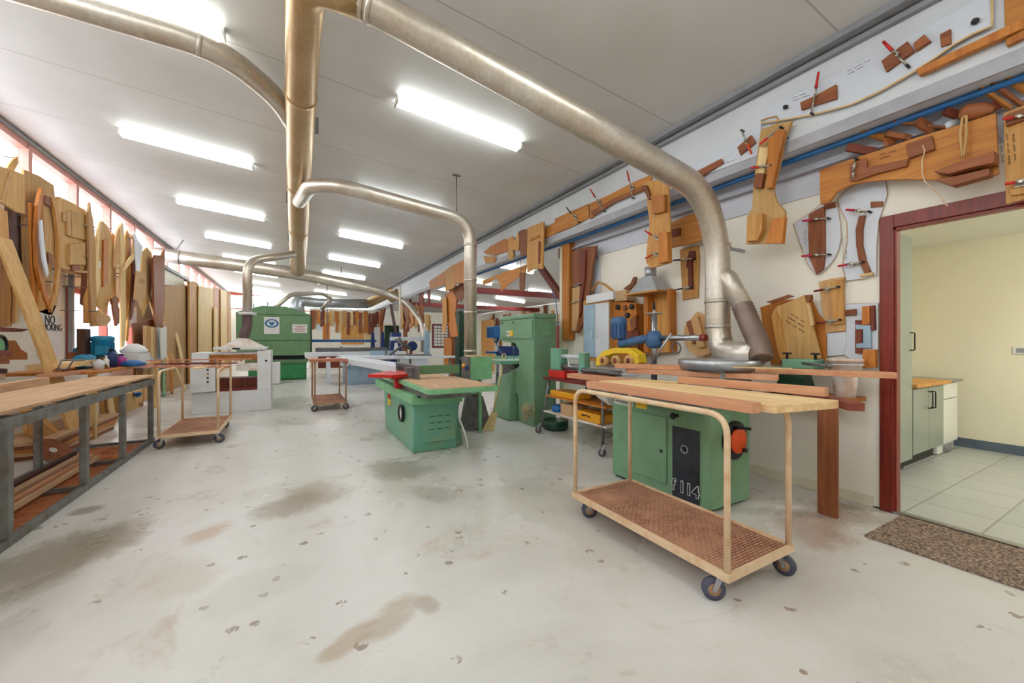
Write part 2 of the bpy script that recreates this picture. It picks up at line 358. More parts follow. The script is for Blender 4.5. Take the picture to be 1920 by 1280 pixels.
# ================================================================== SETTING
YN, YF = -3.2, 29.6
struct(G().box(-3.7, 10.9, YN-.1, YF+.1, -.1, 0).obj('floor', 'concrete', origin=Vector((0, 0, 0))))
g = G(); x0, x1 = -3.7, 10.9
g.hull([(x0, YN-.1, ceil_z(x0)), (x1, YN-.1, ceil_z(x1)), (x1, YF+.1, ceil_z(x1)), (x0, YF+.1, ceil_z(x0))],
       [(x0, YN-.1, ceil_z(x0)+.12), (x1, YN-.1, ceil_z(x1)+.12), (x1, YF+.1, ceil_z(x1)+.12), (x0, YF+.1, ceil_z(x0)+.12)])
struct(g.obj('ceiling', 'ceiling_panel', origin=Vector((0, 0, 0))))
g = G(); WL0, WL1 = 9.95, 13.3
g.box(-3.62, -3.5, YN, YF, 0, 1.02); g.box(-3.62, -3.5, YN, WL0, 1.02, 2.32); g.box(-3.62, -3.5, WL1, YF, 1.02, 2.32); g.box(-3.62, -3.5, YN, YF, 2.32, 3.42); g.box(-3.62, -3.5, YN, YF, 4.36, ceil_z(-3.6))
struct(g.obj('wall_left', 'wall_cream'))
# window_1: lower window behind the back bench
w = struct(G().box(-3.6, -3.47, WL0, WL1, 2.24, 2.34).box(-3.6, -3.47, WL0, WL1, 1.0, 1.06).box(-3.6, -3.47, WL0, WL0+.06, 1.06, 2.24).box(-3.6, -3.47, WL1-.06, WL1, 1.06, 2.24).box(-3.6, -3.47, 11.6, 11.66, 1.06, 2.24).obj('window_1', 'red_frame'))
box('pane', 'glass', -3.56, -3.555, WL0+.06, WL1-.06, 1.06, 2.24, w)
# clerestory windows
PITCH = 1.51; y = 10.22-PITCH*8; n = 2
while y < YF-.3:
    y1 = min(y+PITCH, YF); ya = max(y, YN)
    if y1 > YN+.2:
        w = struct(G().box(-3.62, -3.46, ya, ya+.1, 3.42, 4.3).box(-3.6, -3.47, ya+.1, y1, 4.24, 4.36).box(-3.6, -3.47, ya+.1, y1, 3.42, 3.47).obj('window_%d' % n, 'red_glare_pale'))
        box('pane', 'glass', -3.56, -3.555, ya+.1, y1, 3.47, 4.24, w); n += 1
    y = y1
struct(box('trim_1', 'gasket', -3.5, -3.44, YN, YF, 4.33, 4.38))
# outside: pale neighbouring wall seen through the lower window
tag(box('boundary_wall', 'light_blue', -7.2, -7.0, 6, 24, 0, 1.95), 'pale wall of the neighbouring yard seen through the lower left window', 'wall')
struct(box('ground', 'paper', -12, -3.7, -4, 30, -.15, -.05))
# right wall with the doorway to the kitchen
WX = 4.14; DY0, DY1, DZ = -.95, 1.256, 2.245
g = G(); g.box(WX, WX+.07, DY1+.0, 5.55, 0, 3.62); g.box(WX, WX+.07, YN, DY0, 0, 3.62); g.box(WX, WX+.07, DY0, DY1, DZ, 3.62)
struct(g.obj('wall_right', 'wall_cream'))
struct(box('trim_2', 'fascia', WX-.015, WX, YN, 5.5, 2.675, 3.03))
struct(box('baseboard_right', 'cream_paint', WX-.02, WX, DY1+.12, 5.3, 0, .09, None, .004))
# white eave beam with lip, gasket at the ceiling, rail
g = G(); g.box(3.85, 4.13, YN, YF, 3.03, ceil_z(4.0)); struct(g.obj('trim_3', 'beam_white'))
struct(box('trim_4', 'beam_lip', 3.835, 3.86, YN, YF, 3.02, 3.12, None, .004))  # shading of the lip put into the grey of this strip
g = G(); g.box(3.80, 3.85, YN, YF, 3.66, 3.70); g.box(3.72, 3.80, YN, YF, 3.715, 3.775); struct(g.obj('trim_5', 'gasket'))
struct(G().box(4.06, WX-.015, YN, 5.5, 2.885, 2.9).obj('trim_6', 'beam_lip'))
tag(G().cyl((3.99, YN, 3.0), (3.99, 9.5, 3.0), .022).obj('air_pipe', 'blue'), 'long thin blue air pipe running under the white eave beam', 'pipe')
struct(box('wall_bay', 'wall_cream', WX+.07, 10.8, 5.43, 5.55, 0, 3.6))
struct(box('wall_bay_side', 'wall_cream', 10.7, 10.82, 5.5, YF, 0, 3.12))
g = G(); g.box(-3.6, 10.8, YF-.1, YF, 0, 3.35); struct(g.obj('wall_far', 'wall_cream'))
w = struct(G().box(-3.6, 10.8, YF-.12, YF, 3.35, 3.41).box(-3.6, 4, YF-.12, YF, 4.2, 4.4).obj('window_60', 'red_frame'))
box('pane', 'glass', -3.6, 4, YF-.07, YF-.06, 3.41, 4.2, w)
struct(box('wall_rear', 'wall_cream', -3.6, 7.6, YN-.1, YN, 0, 4.4))
# partition at the far end with a doorway
PY0 = 22.0
g = G(); g.box(.75, 4.35, PY0, PY0+.1, 0, 3.02); g.box(5.15, 10.7, PY0, PY0+.1, 0, 3.02); g.box(4.35, 5.15, PY0, PY0+.1, 2.22, 3.02); struct(g.obj('wall_partition', 'wall_cream'))
struct(G().box(4.27, 4.35, PY0-.03, PY0+.12, 0, 2.3).box(5.15, 5.23, PY0-.03, PY0+.12, 0, 2.3).box(4.35, 5.15, PY0-.03, PY0+.12, 2.22, 2.3).obj('door_2', 'cream_paint'))
struct(box('wall_store', 'green_dark', 4.0, 5.6, PY0+1.4, PY0+1.5, 0, 3.0))
# kitchen
KX = 7.46; KY = 2.12; KZ = 2.62
struct(box('floor_kitchen', 'floor_tiles', WX, KX, -2.1, KY, 0, .012))
struct(box('wall_kitchen_back', 'wall_yellow', KX, KX+.1, -2.1, KY+.1, 0, KZ+.1))
struct(box('wall_kitchen_left', 'wall_yellow', WX+.07, KX, KY, KY+.1, 0, KZ+.1))
struct(box('wall_kitchen_rear', 'wall_yellow', WX+.07, KX, -2.2, -2.1, 0, KZ+.1))
struct(box('ceiling_kitchen', 'white_gloss', WX+.07, KX+.1, -2.2, KY+.1, KZ, KZ+.08))
g = G()
yy = -2.1
while yy < KY-.05: g.box(KX-.012, KX, yy+.003, min(yy+.397, KY), .012, .125); yy += .4
struct(g.obj('baseboard_kitchen', 'skirt_tile', None))
# mahogany door frame
dr = struct(G().box(WX-.02, WX+.02, DY1-.005, 1.335, 0, DZ+.1).box(WX-.02, WX+.02, DY0-.11, DY0, 0, DZ+.1).box(WX-.02, WX+.02, DY0, DY1-.005, DZ, DZ+.1).obj('door_1', 'mahogany', None, .004))
G().box(WX+.0, WX+.075, DY1-.02, DY1, 0, DZ).box(WX, WX+.075, DY0, DY0+.02, 0, DZ).box(WX, WX+.075, DY0, DY1, DZ-.02, DZ).obj('door_lining', 'mahogany', dr, .003)
struct(box('trim_7', 'steel', WX-.02, WX+.03, DY0, DY1, 0, .018))
tag(G().box(3.46, 4.11, -1.2, 1.2, .001, .012).obj('door_mat', 'mat_fibre'), 'long brown fibre mat on the concrete before the kitchen doorway', 'mat')
# kitchen furniture
t = thing('tall_cupboard', 'tall grey-green cupboard just inside the kitchen doorway', 'cupboard', (5.1, 1.9, 0))
box('carcass', 'cupboard', 4.5, 5.65, 1.58, KY-.03, .12, 2.44, t); box('plinth', 'black', 4.55, 5.64, 1.63, KY-.03, .012, .12, t)
d = box('cupboard_door', 'cupboard', 4.7, 5.64, 1.562, 1.58, .13, 2.43, t, .003)
G().tube(fillet([(5.57, 1.562, 1.26), (5.57, 1.525, 1.26), (5.57, 1.525, 1.44), (5.57, 1.562, 1.44)], .015), .006).obj('handle', 'black', d)
t = thing('base_cupboard', 'low grey-green kitchen cupboard with two black-handled doors', 'cupboard', (6, 1.9, 0))
box('carcass', 'cupboard', 5.66, 6.6, 1.58, KY-.03, .15, .86, t); box('plinth', 'black', 5.66, 6.6, 1.65, KY-.03, .012, .15, t)
for k in (0, 1):
    d = box('cupboard_door', 'cupboard', 5.67+k*.465, 6.125+k*.465, 1.562, 1.58, .16, .85, t, .003); hx = 6.09 if k == 0 else 6.18
    G().tube(fillet([(hx, 1.562, .62), (hx, 1.525, .62), (hx, 1.525, .8), (hx, 1.562, .8)], .015), .006).obj('handle', 'black', d)
tag(box('kitchen_worktop', 'ply', 5.66, 6.72, 1.53, KY-.03, .862, .9, None, .004), 'wooden worktop lying on the low grey-green kitchen cupboard', 'worktop')
t = thing('dishwasher', 'white dishwasher standing right of the low grey-green cupboard', 'dishwasher', (6.9, 1.85, .012))
box('case', 'white_gloss', 6.63, 7.2, 1.62, KY, .02, .85, t, .006); box('appliance_door', 'white_gloss', 6.635, 7.195, 1.585, 1.62, .14, .66, t, .006); box('control_panel', 'white_gloss', 6.635, 7.195, 1.585, 1.62, .67, .85, t, .006)
g = G(); [g.box(6.8, 7.1, 1.6, 1.62, .04+k*.018, .05+k*.018) for k in range(4)]; g.obj('vent', 'gasket', t)
tag(box('steel_worktop', 'steel', 6.73, 7.3, 1.56, KY, .862, .885), 'thin steel worktop above the white dishwasher', 'worktop')
t = thing('power_outlet', 'white double power outlet on the yellow kitchen back wall', 'outlet', (KX, 1.1, 1.24)); box('plate', 'white_gloss', KX-.012, KX, 1.0, 1.2, 1.2, 1.29, t, .003); box('socket', 'gasket', KX-.02, KX-.012, 1.09, 1.17, 1.22, 1.27, t)
tag(G().cyl((KX-.02, .58, 2.12), (KX, .58, 2.12), .02).obj('wall_hook', 'black'), 'small dark hook high on the yellow kitchen wall', 'hook')
# posts and timbers of the open bay
def post(y, lbl):
    t = thing('timber_post', lbl, 'post', (4.1, y, 0))
    box('steel_column', 'cream_paint', 4.03, 4.13, y+.0, y+.1, 0, 3.03, t); box('timber_packer', 'orange', 4.0, 4.12, y-.2, y-.01, 1.38, 3.0, t); return t
post(5.45, 'cream steel column with timber packer beside the grey wall cabinet')
for k, y in enumerate((10.9, 16.35, 21.3)):
    o = tag(box('timber_post', 'brown', 4.02, 4.16, y, y+.16, 0, 3.03), ['brown timber post behind the green jointer fence', 'brown timber post beside the grey board rack at the far doorway', 'brown timber post nearest the far doorway'][k], 'post')
    tag(G().plank((4.09, y+.05, 2.2), (4.09, y-.75, 3.0), .09, .09, (1, 0, 0)).obj('timber_brace', 'redbrown'), ['dark red brace slanting off the post behind the jointer', 'dark brace slanting off the middle post of the bay', 'dark brace slanting off the far post of the bay'][k], 'brace')
tag(G().plank((4.09, 5.55, 2.1), (4.09, 6.5, 3.0), .1, .1, (1, 0, 0)).obj('timber_brace', 'redbrown'), 'dark red brace slanting up from the cream steel column', 'brace')
for y, l in ((5.6, 'dark red cross beam entering the side bay at the cream column'), (11.0, 'dark red cross beam entering the side bay at the middle post'), (16.4, 'dark red cross beam far down the side bay')):
    tag(box('cross_beam', 'red_beam', 4.13, 10.7, y, y+.12, 2.82, 3.0), l, 'beam')
# ================================================================== LIGHTS (fluorescent battens)
def batten(x, y, L=1.52):
    t = thing('fluorescent_light', '', 'ceiling light', (x, y, ceil_z(x)), 0, 'fluorescent battens on the ceiling')
    a = math.atan(-SL); M = Matrix.Translation((x, y, ceil_z(x))) @ Matrix.Rotation(-a, 4, 'Y') if False else Matrix.Translation((x, y, ceil_z(x))) @ Matrix.Rotation(math.atan(SL), 4, 'Y')
    G(M).box(-L/2-.02, L/2+.02, -.045, .045, -.035, -.001).obj('channel', 'white_gloss', t, .004)
    for e in (-L/2-.02, L/2): G(M).box(e, e+.02, -.07, .07, -.095, -.03).obj('end_cap', 'white_gloss', t)
    pr = [(-L/2, -.065, -.035), (-L/2, -.07, -.06), (-L/2, -.05, -.09), (-L/2, .05, -.09), (-L/2, .07, -.06), (-L/2, .065, -.035)]
    G(M).prism(pr, (L, 0, 0)).obj('diffuser', 'diffuser', t)
    return t
rows = [-1.75, 1.3, 4.35, 7.4, 10.45, 13.5, 16.55, 19.6, 22.65, 25.7, 28.6]
ordn = ['nearest', 'second', 'third', 'fourth', 'fifth', 'sixth', 'seventh', 'eighth', 'farthest']
for xi, (x, side) in enumerate(((-1.3, 'left'), (1.76, 'right'))):
    src = batten(x, rows[0]); src['label'] = 'lit white batten behind the viewer in the %s row' % side
    for k, y in enumerate(rows[1:]):
        lb = 'lit white fluorescent batten, %s of the %s ceiling row' % (ordn[max(0, k-1)], side) if k else 'lit white batten overhead in the %s row' % side
        dup(src, (x, y, ceil_z(x)), 0, lb)
for xi, x in enumerate((5.7, 8.8)):
    src = batten(x, 7.2)
    src['label'] = 'lit fluorescent batten in the side bay, %s row nearest the green bandsaw' % ('inner' if xi == 0 else 'outer')
    for k, y in enumerate((10.3, 13.2, 16, 19)):
        dup(src, (x, y, ceil_z(x)), 0, 'lit fluorescent batten in the side bay, %s row, %s from the near end' % ('inner' if xi == 0 else 'outer', ordn[k+1]))
t = thing('kitchen_fill_lamp', 'round lamp added out of view to light the kitchen', 'ceiling light', (5.9, -.4, KZ))  # added lamp, out of view, to brighten the kitchen
G().lathe((5.9, -.4, KZ), (0, 0, -1), [(.2, 0), (.2, .03), (.15, .07), (.05, .09)], 24).obj('fill_lamp_bowl', 'kitchen_fill_glow', t)
# ================================================================== DUCTS
def collars(parent, path, r, at, m='galv'):
    for i in at:
        p = Vector(path[i]); q = Vector(path[i+1]); d = (q-p).normalized()
        G().cyl(p-d*.018, p+d*.018, r*1.05, n=20).obj('joint_band', m, parent)
zc = 3.78
TR = [(.075, 2.75, zc), (.075, 4.4, zc), (.09, 7.0, zc), (.12, 9.6, zc-.03), (.16, 14.6, zc-.12)]
RR = [.132, .14, .16, .19, .21]
t = thing('trunk_duct', 'large round tan dust duct running straight down the ceiling', 'duct', (.1, 4, 3.6))
EL = fillet([PY(680, 0, 2.93), (.085, 2.95, 3.76), (.075, 3.5, zc)], .34, 9)
G().tube(EL+TR[1:], [.125]*len(EL)+RR[1:], 24).obj('duct_pipe', 'galv_tan_reflect', t)
for i in (1, 2, 3): collars(t, TR, RR[i], [i], 'galv_tan_reflect')
for yy in (5.2, 8.3, 11.5): G().box(-.1, -.06, yy, yy+.02, zc+.1, ceil_z(0)).box(.24, .28, yy+.15, yy+.17, zc+.1, ceil_z(0)).obj('hanger', 'steel_dull', t)
P = fillet([PY(672, -4, 2.93), PY(720, 23, 2.9), PY(1300, 345, 2.45)+Vector((.12, 0, -.02)), (3.72, 2.45, 2.35), (3.72, 2.45, 1.42), (3.7, 2.38, 1.24), (3.62, 2.0, 1.23)], .34, 7)
t = thing('branch_duct', 'long silver duct slanting over the room and down the cream wall', 'duct', (2, 2.45, 1.3))
G().tube(P, [.115]*len(P), 24).obj('duct_pipe', 'galv', t)
collars(t, [(3.72, 2.45, 2.3), (3.72, 2.45, 2.0), (3.72, 2.45, 1.75), (3.72, 2.45, 1.5), (3.72, 2.45, 1.2)], .115, [0, 2, 3], 'galv')
collars(t, [P[0]*.6+P[1]*.4, P[1]], .118, [0], 'galv'); collars(t, [P[1], P[5]], .117, [0], 'galv')
br = G().tube([(3.72, 2.43, 2.02), PX(1366, 524, 3.73), PX(1392, 574, 3.72)], [.09, .09, .088], 20).obj('side_branch', 'galv', t)
pts = fillet([PX(1391, 572, 3.72), PX(1408, 612, 3.68), PX(1424, 645, 3.62), PX(1428, 672, 3.56)], .08, 6)
# corrugated hose: ribs modelled as radius changes
def hose(path, r, mat, parent, ribs=26):
    P = [Vector(p) for p in path]; L = [0]
    for a, b in zip(P, P[1:]): L.append(L[-1]+(b-a).length)
    out, R = [], []
    for i in range(ribs*2+1):
        s = L[-1]*i/(ribs*2)
        for j in range(len(P)-1):
            if s <= L[j+1]+1e-9: out.append(P[j].lerp(P[j+1], (s-L[j])/(L[j+1]-L[j]+1e-9))); break
        R.append(r*(1.1 if i % 2 else .88))
    return G().tube(out, R, 20).obj('flexible_hose', mat, parent)
hose(pts, .085, 'hose_grey', t, 18)
G().box(3.6, 4.14, 2.42, 2.45, 2.28, 2.31).obj('wall_bracket', 'steel', t)
P = fillet([(-2.6, 4.3, 3.95), (-.55, 4.3, 3.93), (-.12, 4.75, 3.86), (.03, 5.15, 3.8)], .45, 8)
t = thing('arm_duct', 'silver duct arm joining the trunk duct from the upper left', 'duct', (-1, 4.3, 3.8)); G().tube(P, .1, 20).obj('duct_pipe', 'galv', t); collars(t, P, .1, [3], 'galv')
P = fillet([(.1, 7.3, 3.62), (.22, 6.1, 3.5), (.55, 5.72, 3.43), (2.43, 5.7, 3.22), (2.43, 5.7, 1.14)], .36, 8)
t = thing('machine_duct', 'tan duct bending down to the green jointer', 'duct', (2.4, 5.7, 1.1)); G().tube(P, .098, 20).obj('duct_pipe', 'galv', t)
collars(t, [(2.43, 5.7, 2.85), (2.43, 5.7, 2.3), (2.43, 5.7, 1.8), (2.43, 5.7, 1.2), (2.43, 5.7, 1)], .098, [0, 1, 2, 3], 'galv'); G().cyl((2.2, 5.7, 3.3), (2.2, 5.7, ceil_z(2.2)), .008).box(2.14, 2.26, 5.68, 5.72, ceil_z(2.2)-.02, ceil_z(2.2)).obj('hanger', 'steel_dull', t)
# cross duct at the far half of the room
P = [(-3.45, 14.9, 3.86), (-1.4, 14.9, 3.72), (.2, 14.95, 3.6), (2.0, 15.0, 3.33)]
P2 = fillet(P+[(2.9, 15.0, 3.2), (3.75, 14.6, 2.75), (3.9, 13.2, 1.95), (3.9, 13.2, 1.0)], .4, 6)
t = thing('cross_duct', 'wide silver duct crossing the room below the ceiling', 'duct', (0, 14.9, 3))
G().tube(P2, [.2+(.0 if i < 14 else 0) if p[0] < 1.9 else (.16 if p[0] < 3 else .1) for i, p in enumerate(P2)], 22).obj('duct_pipe', 'galv', t)
collars(t, [(-2.9, 14.9, 3.82), (-1.4, 14.9, 3.72)], .2, [0]); collars(t, [(1.3, 15, 3.43), (2.0, 15.0, 3.33)], .2, [0])
G().cyl((-3.0, 14.9, 4.0), (-2.8, 14.9, ceil_z(-2.8)), .01).cyl((1.5, 15, 3.5), (1.5, 15, ceil_z(1.5)), .012).obj('hanger', 'steel_dull', t)
P = fillet([(-.79, 9.55, 1.95), (-.79, 9.55, 2.98), (.02, 10.6, 3.4)], .3, 8)
t = thing('planer_duct', 'beige duct dropping to the white planer hood', 'duct', (-.79, 9.55, 1.5)); G().tube(P, .085, 18).obj('duct_pipe', 'galv', t)
P = fillet([(-.16, 12.2, 3.55), (-.5, 13.2, 3.5), (-.5, 14.8, 3.55)], .4, 6)
G().lathe((-.79, 9.55, 1.88), (0, 0, 1), [(.1, 0), (.16, .01), (.16, .05), (.1, .06)], 20).obj('joint_band', 'white_paint', t)
hose(fillet([(-.79, 9.55, 1.9), (-.79, 9.55, 1.65), (-.86, 9.5, 1.42)], .1, 6), .09, 'hose_dark', t, 12)
# sander ducts
P = fillet([PY(514, 578, 15.9), PY(545, 552, 16.2), PY(605, 549, 16.6), PY(622, 560, 16.8), (1.0, 17.0, 2.6)], .15, 5)
t = thing('sander_duct', 'thin beige duct rising from the top of the green sander', 'duct', (-.4, 16, 2.5)); G().tube(P, .08, 14).obj('duct_pipe', 'galv', t)
P = fillet([PY(558, 590, 18), PY(556, 563, 18.2), PY(590, 568, 18.2), PY(690, 569, 18.4)], .5, 6)
t = thing('teal_duct', 'pale teal duct passing behind the green sander', 'duct', (1, 18, 2.6)); G().tube(P, [.27]*6+[.2]*(len(P)-6), 16).obj('duct_pipe', 'galv_cool', t)
g = G().tube([PY(690, 569, 18.4), PY(770, 530, 17.4), (3.55, 16.6, 3.1)], [.2, .22, .18], 16); tag(g.obj('taper_duct', 'galv_tan_reflect'), 'pale tapering duct rising to the eave beam near the far doorway', 'duct')
# ================================================================== MACHINES AND FURNITURE
def caster(t, x, y, a=0, r=.055, hub='caster_hub', brake=False):
    M = Matrix.Translation((x, y, 0)) @ Matrix.Rotation(a, 4, 'Z')
    g = G(M); g.cyl((0, 0, .135), (0, 0, .15), .035, n=14); g.prism([(-.005, -.028, .135), (.03, -.028, r), (.055, -.028, r), (.03, -.028, .135)], (0, .005, 0)); g.prism([(-.005, .023, .135), (.03, .023, r), (.055, .023, r), (.03, .023, .135)], (0, .005, 0)); g.cyl((.04, -.03, r), (.04, .03, r), .008, n=8)
    c = g.obj('caster', 'steel', t)
    G(M).lathe((.04, -.018, r), (0, 1, 0), [(r*.55, 0), (r, .004), (r, .032), (r*.55, .036)], 20).obj('wheel', 'wheel_blue', c)
    G(M).lathe((.04, -.02, r), (0, 1, 0), [(.01, 0), (r*.56, .001), (r*.56, .039), (.01, .04)], 16).obj('wheel_hub', hub, c)
    if brake: G(M).box(-.06, .02, -.02, .02, .115, .128).obj('brake_pedal', 'cream_tube', c)
def trolley(label, x0, y0, w=.585, l=1.23, h=.975, tube='cream_tube', rz=0):
    """x0,y0: near left corner; hoops along the long sides"""
    t = thing('timber_trolley', label, 'trolley', (x0, y0, 0), rz); M = RM[t.name]; zd = .165; r = .016
    for x in (0, w): G(M).tube(fillet([(x, 0, zd), (x, 0, h), (x, l, h), (x, l, zd)], .11, 7), r, 12).obj('hoop_frame', tube, t)
    G(M).box(-.02, w+.02, -.02, .0, zd-.03, zd+.012).box(-.02, w+.02, l, l+.02, zd-.03, zd+.012).box(-.02, 0, 0, l, zd-.03, zd+.012).box(w, w+.02, 0, l, zd-.03, zd+.012).obj('deck_frame', 'rust_tube' if tube == 'rust_tube' else 'cream_tube', t)
    G(M).box(0, w, 0, l, zd-.012, zd).obj('woven_deck', 'woven_deck', t)
    for i, (cx, cy) in enumerate(((.03, .05), (w-.03, .05), (.03, l-.07), (w-.03, l-.07))):
        o = Matrix.Translation(M @ Vector((cx, cy, 0)))
        p = M @ Vector((cx, cy, 0)); caster(t, p.x, p.y, math.atan2(p.y, p.x)-math.pi/2+(math.pi if i in (0, 3) else 0)+[.35, -.3, .2, .5][i], .058, brake=(i == 0))
    return t
trolley('large cream tube trolley loaded with pink timber before the f114 machine', 1.93, 1.22)
trolley('cream tube trolley carrying dark red boards beside the long grey bench', -1.46, 6.47, .6, 1.22)
trolley('rusty trolley with a board top between the white planer and the panel saw', .38, 8.45, .55, 1.2, .95, 'rust_tube')
# boards on the large trolley --------------------------------------------------
def beam_board(name, label, a, b, w, h, mat, cat='board', group=None, side=1):
    """a,b: bottom edge line nearest the viewer; the board extends w to +X and h up"""
    a, b = Vector(a), Vector(b); d = (b-a).normalized(); s = Vector((-d.y, d.x, 0)); s = s if s.x > 0 else -s; s *= side
    return tag(G().prism([a, a+s*w, a+s*w+Vector((0, 0, h)), a+Vector((0, 0, h))], b-a).obj(name, mat, None, .002), label, cat, group)
GR = 'timber on the large trolley'
Z0 = .992
for lb, pa, pb, z, w, h, mt in [
    ('thick pink timber along the near rail of the large trolley', (1099, 727), (1411, 776), Z0, .075, .053, 'pink_y'),
    ('square pink timber lying on the rough pale slab', (1271, 718), (1546, 744), Z0+.046, .062, .05, 'pink_y'),
    ('pinkish timber whose left end sticks out over the trolley corner', (1063, 708), (1268, 730), Z0, .1, .042, 'pink_y'),
    ('dark jarrah timber poking out beside the rough pale slab', (1480, 738), (1592, 770), Z0-.0, .07, .04, 'jarrah'),
    ('pink timber under the long thin board, split end facing the doorway', (1173, 699), (1458, 714), Z0+.046, .09, .045, 'pink_y'),
    ('short thick pink timber on top of the pile below the yellow feeder', (1153, 690), (1287, 694), Z0+.093, .07, .045, 'pink_y'),
    ('longest thin pink board overhanging toward the red door frame', (1250, 692), (1682, 710), Z0+.093, .11, .042, 'pink_y'),
    ('thin pale batten on top of the pile before the round dust hood', (1352, 689), (1486, 693), Z0+.137, .05, .012, 'pine_y'),
    ('thin pale strip between pink timbers at the left of the pile', (1195, 713), (1268, 719), Z0+.046, .03, .012, 'pine_y')]:
    o = beam_board('timber_board', lb, PZ(*pa, z), PZ(*pb, z), w, h, mt, 'timber', GR)
# f114 spindle moulder ---------------------------------------------------------
tag(G().prism([(2.085, 1.07, Z0), (2.55, .99, Z0), (2.5, 2.3, Z0), (2.14, 2.42, Z0)], (0, 0, .045)).obj('timber_slab', 'pine_y', None, .006), 'wide rough pale slab with a cut end facing the viewer on the trolley', 'timber', GR)
t = thing('spindle_moulder', 'green spindle moulder lettered f114 behind the large timber trolley', 'machine', (3.1, 2.45, 0))
def rbox(g, x0, x1, y0, y1, z0, z1, r=.05, n=4):
    pts = []
    for cx, cy, a0 in ((x1-r, y1-r, 0), (x0+r, y1-r, 90), (x0+r, y0+r, 180), (x1-r, y0+r, 270)):
        for i in range(n+1): a = math.radians(a0+90*i/n); pts.append((cx+r*math.cos(a), cy+r*math.sin(a), z0))
    return g.prism(pts, (0, 0, z1-z0))
bd = rbox(G(), 2.81, 3.4, 1.93, 3.0, .03, .84).obj('cabinet', 'green', t, .006)
G().box(2.85, 3.36, 1.97, 2.96, 0, .03).obj('plinth', 'green_dark', t)
d = G().prism([PX(1182, 775, 2.808)+Vector((0, .09, 0)), PX(1256, 792, 2.808), PX(1256, 920, 2.808), PX(1182, 885, 2.808)+Vector((0, .09, 0))], (-.012, 0, 0))
d = G().box(2.796, 2.809, 2.31, 2.86, .13, .70).obj('access_door', 'green', t, .004); G().cyl((2.79, 2.36, .4), (2.796, 2.36, .4), .014).obj('lock', 'black', d)
p = G().box(2.80, 2.809, 2.0, 2.25, .05, .64).obj('control_panel', 'black_panel', t)
G().torus((2.797, 2.13, .47), (1, 0, 0), .03, .007, 20, 8).obj('dial_ring', 'steel', p); G().cyl((2.785, 2.13, .47), (2.8, 2.13, .47), .018).obj('dial', 'black', p)
text('f 114', 'white_gloss', p, face_mat((2.7985, 2.125, .15), (-1, 0, 0)), .128, 'lettering', .001, 0, .0065)
text('f 114', 'black_panel', p, face_mat((2.7965, 2.125, .15), (-1, 0, 0)), .128, 'lettering', .001, 0, .001)
k = G().cyl((2.8, 2.2, .735), (2.75, 2.2, .735), .014).lathe((2.76, 2.2, .735), (-1, 0, 0), [(.02, 0), (.028, .015), (.02, .035)]).obj('knob', 'black', t)
b = box('maker_plate', 'white_gloss', 2.805, 2.81, 2.7, 2.95, .735, .785, t)
box('warning_sticker', 'yellow', 2.805, 2.81, 2.53, 2.66, .735, .785, t)
G().box(2.803, 2.805, 2.74, 2.92, .765, .77).box(2.803, 2.805, 2.74, 2.88, .75, .755).obj('print_line', 'ink', b)
hw = G().lathe((3.14, 1.93, .55), (0, -1, 0), [(.155, 0), (.155, .02), (.14, .026), (.05, .02)], 28).obj('handwheel', 'black', t)
G().lathe((3.15, 1.9, .55), (0, -1, 0), [(.105, 0), (.105, .012), (.06, .02)], 24).obj('wheel_disc', 'orange_paint', hw)
G().cyl((3.1, 1.9, .66), (3.16, 1.8, .66), .012).obj('crank_handle', 'black', hw); G().cyl((3.2, 1.89, .47), (3.2, 1.86, .47), .018).obj('knob', 'black', hw)
rbox(G(), 2.62, 3.5, 1.86, 3.1, .84, .9, .03).obj('machine_table', 'steel_dull', t, .004)
G().lathe((3.42, 2.25, 1.1), (0, 0, 1), [(.34, 0), (.34, .08), (.335, .085), (.1, .09)], 32).box(3.2, 3.6, 2.05, 2.4, .9, 1.1).obj('dust_hood', 'galv_cool', t)
# power feeder --------------------------------------------------------------
f = thing('power_feeder', 'yellow and blue power feeder with three wheels standing on the green spindle moulder', 'power feeder', (3.25, 2.98, .9))
cx, cy = 3.28, 2.86
G().cyl((cx, cy, .9), (cx, cy, 1.62), .03).obj('column', 'steel', f)
G().torus((cx, cy, 1.64), (0, 0, 1), .075, .007).cyl((cx, cy, 1.6), (cx, cy, 1.68), .014).box(cx-.075, cx+.075, cy-.004, cy+.004, 1.636, 1.644).obj('height_wheel', 'steel', f); G().cyl((cx, cy, 1.66), (cx, cy, 1.76), .012).obj('grip', 'black', f)
G().lathe((cx, cy, 1.28), (0, 0, 1), [(.05, 0), (.085, .03), (.085, .12), (.05, .18)]).obj('clamp_head', 'feeder_blue', f)
A0 = PX(1315, 633, 3.28); A1 = PX(1205, 636, 3.22); A2 = PX(1162, 645, 3.15)
G().cyl(Vector((cx, cy, 1.385)), A0, .026).obj('support_arm', 'steel', f)
G().cyl(A0, A0+Vector((0, -.05, 0)), .034, .03).obj('arm_cap', 'mahogany', f)
G().tube([Vector((cx, cy, 1.385)), A1, A2], [.032, .045, .05], 14).obj('feeder_arm', 'feeder_blue', f)
mo = PX(1160, 600, 3.15)
G().lathe((mo.x, mo.y, 1.37), (0, 0, 1), [(.06, 0), (.085, .03), (.085, .17), (.09, .18), (.09, .22), (.06, .25)], 20).obj('motor', 'feeder_blue', f)
g = G(); [g.box(mo.x+math.cos(a)*.085-.004, mo.x+math.cos(a)*.085+.004, mo.y+math.sin(a)*.085-.004, mo.y+math.sin(a)*.085+.004, 1.4, 1.53) for a in [i*.52 for i in range(12)]]; g.obj('cooling_fins', 'blue_dark', f)
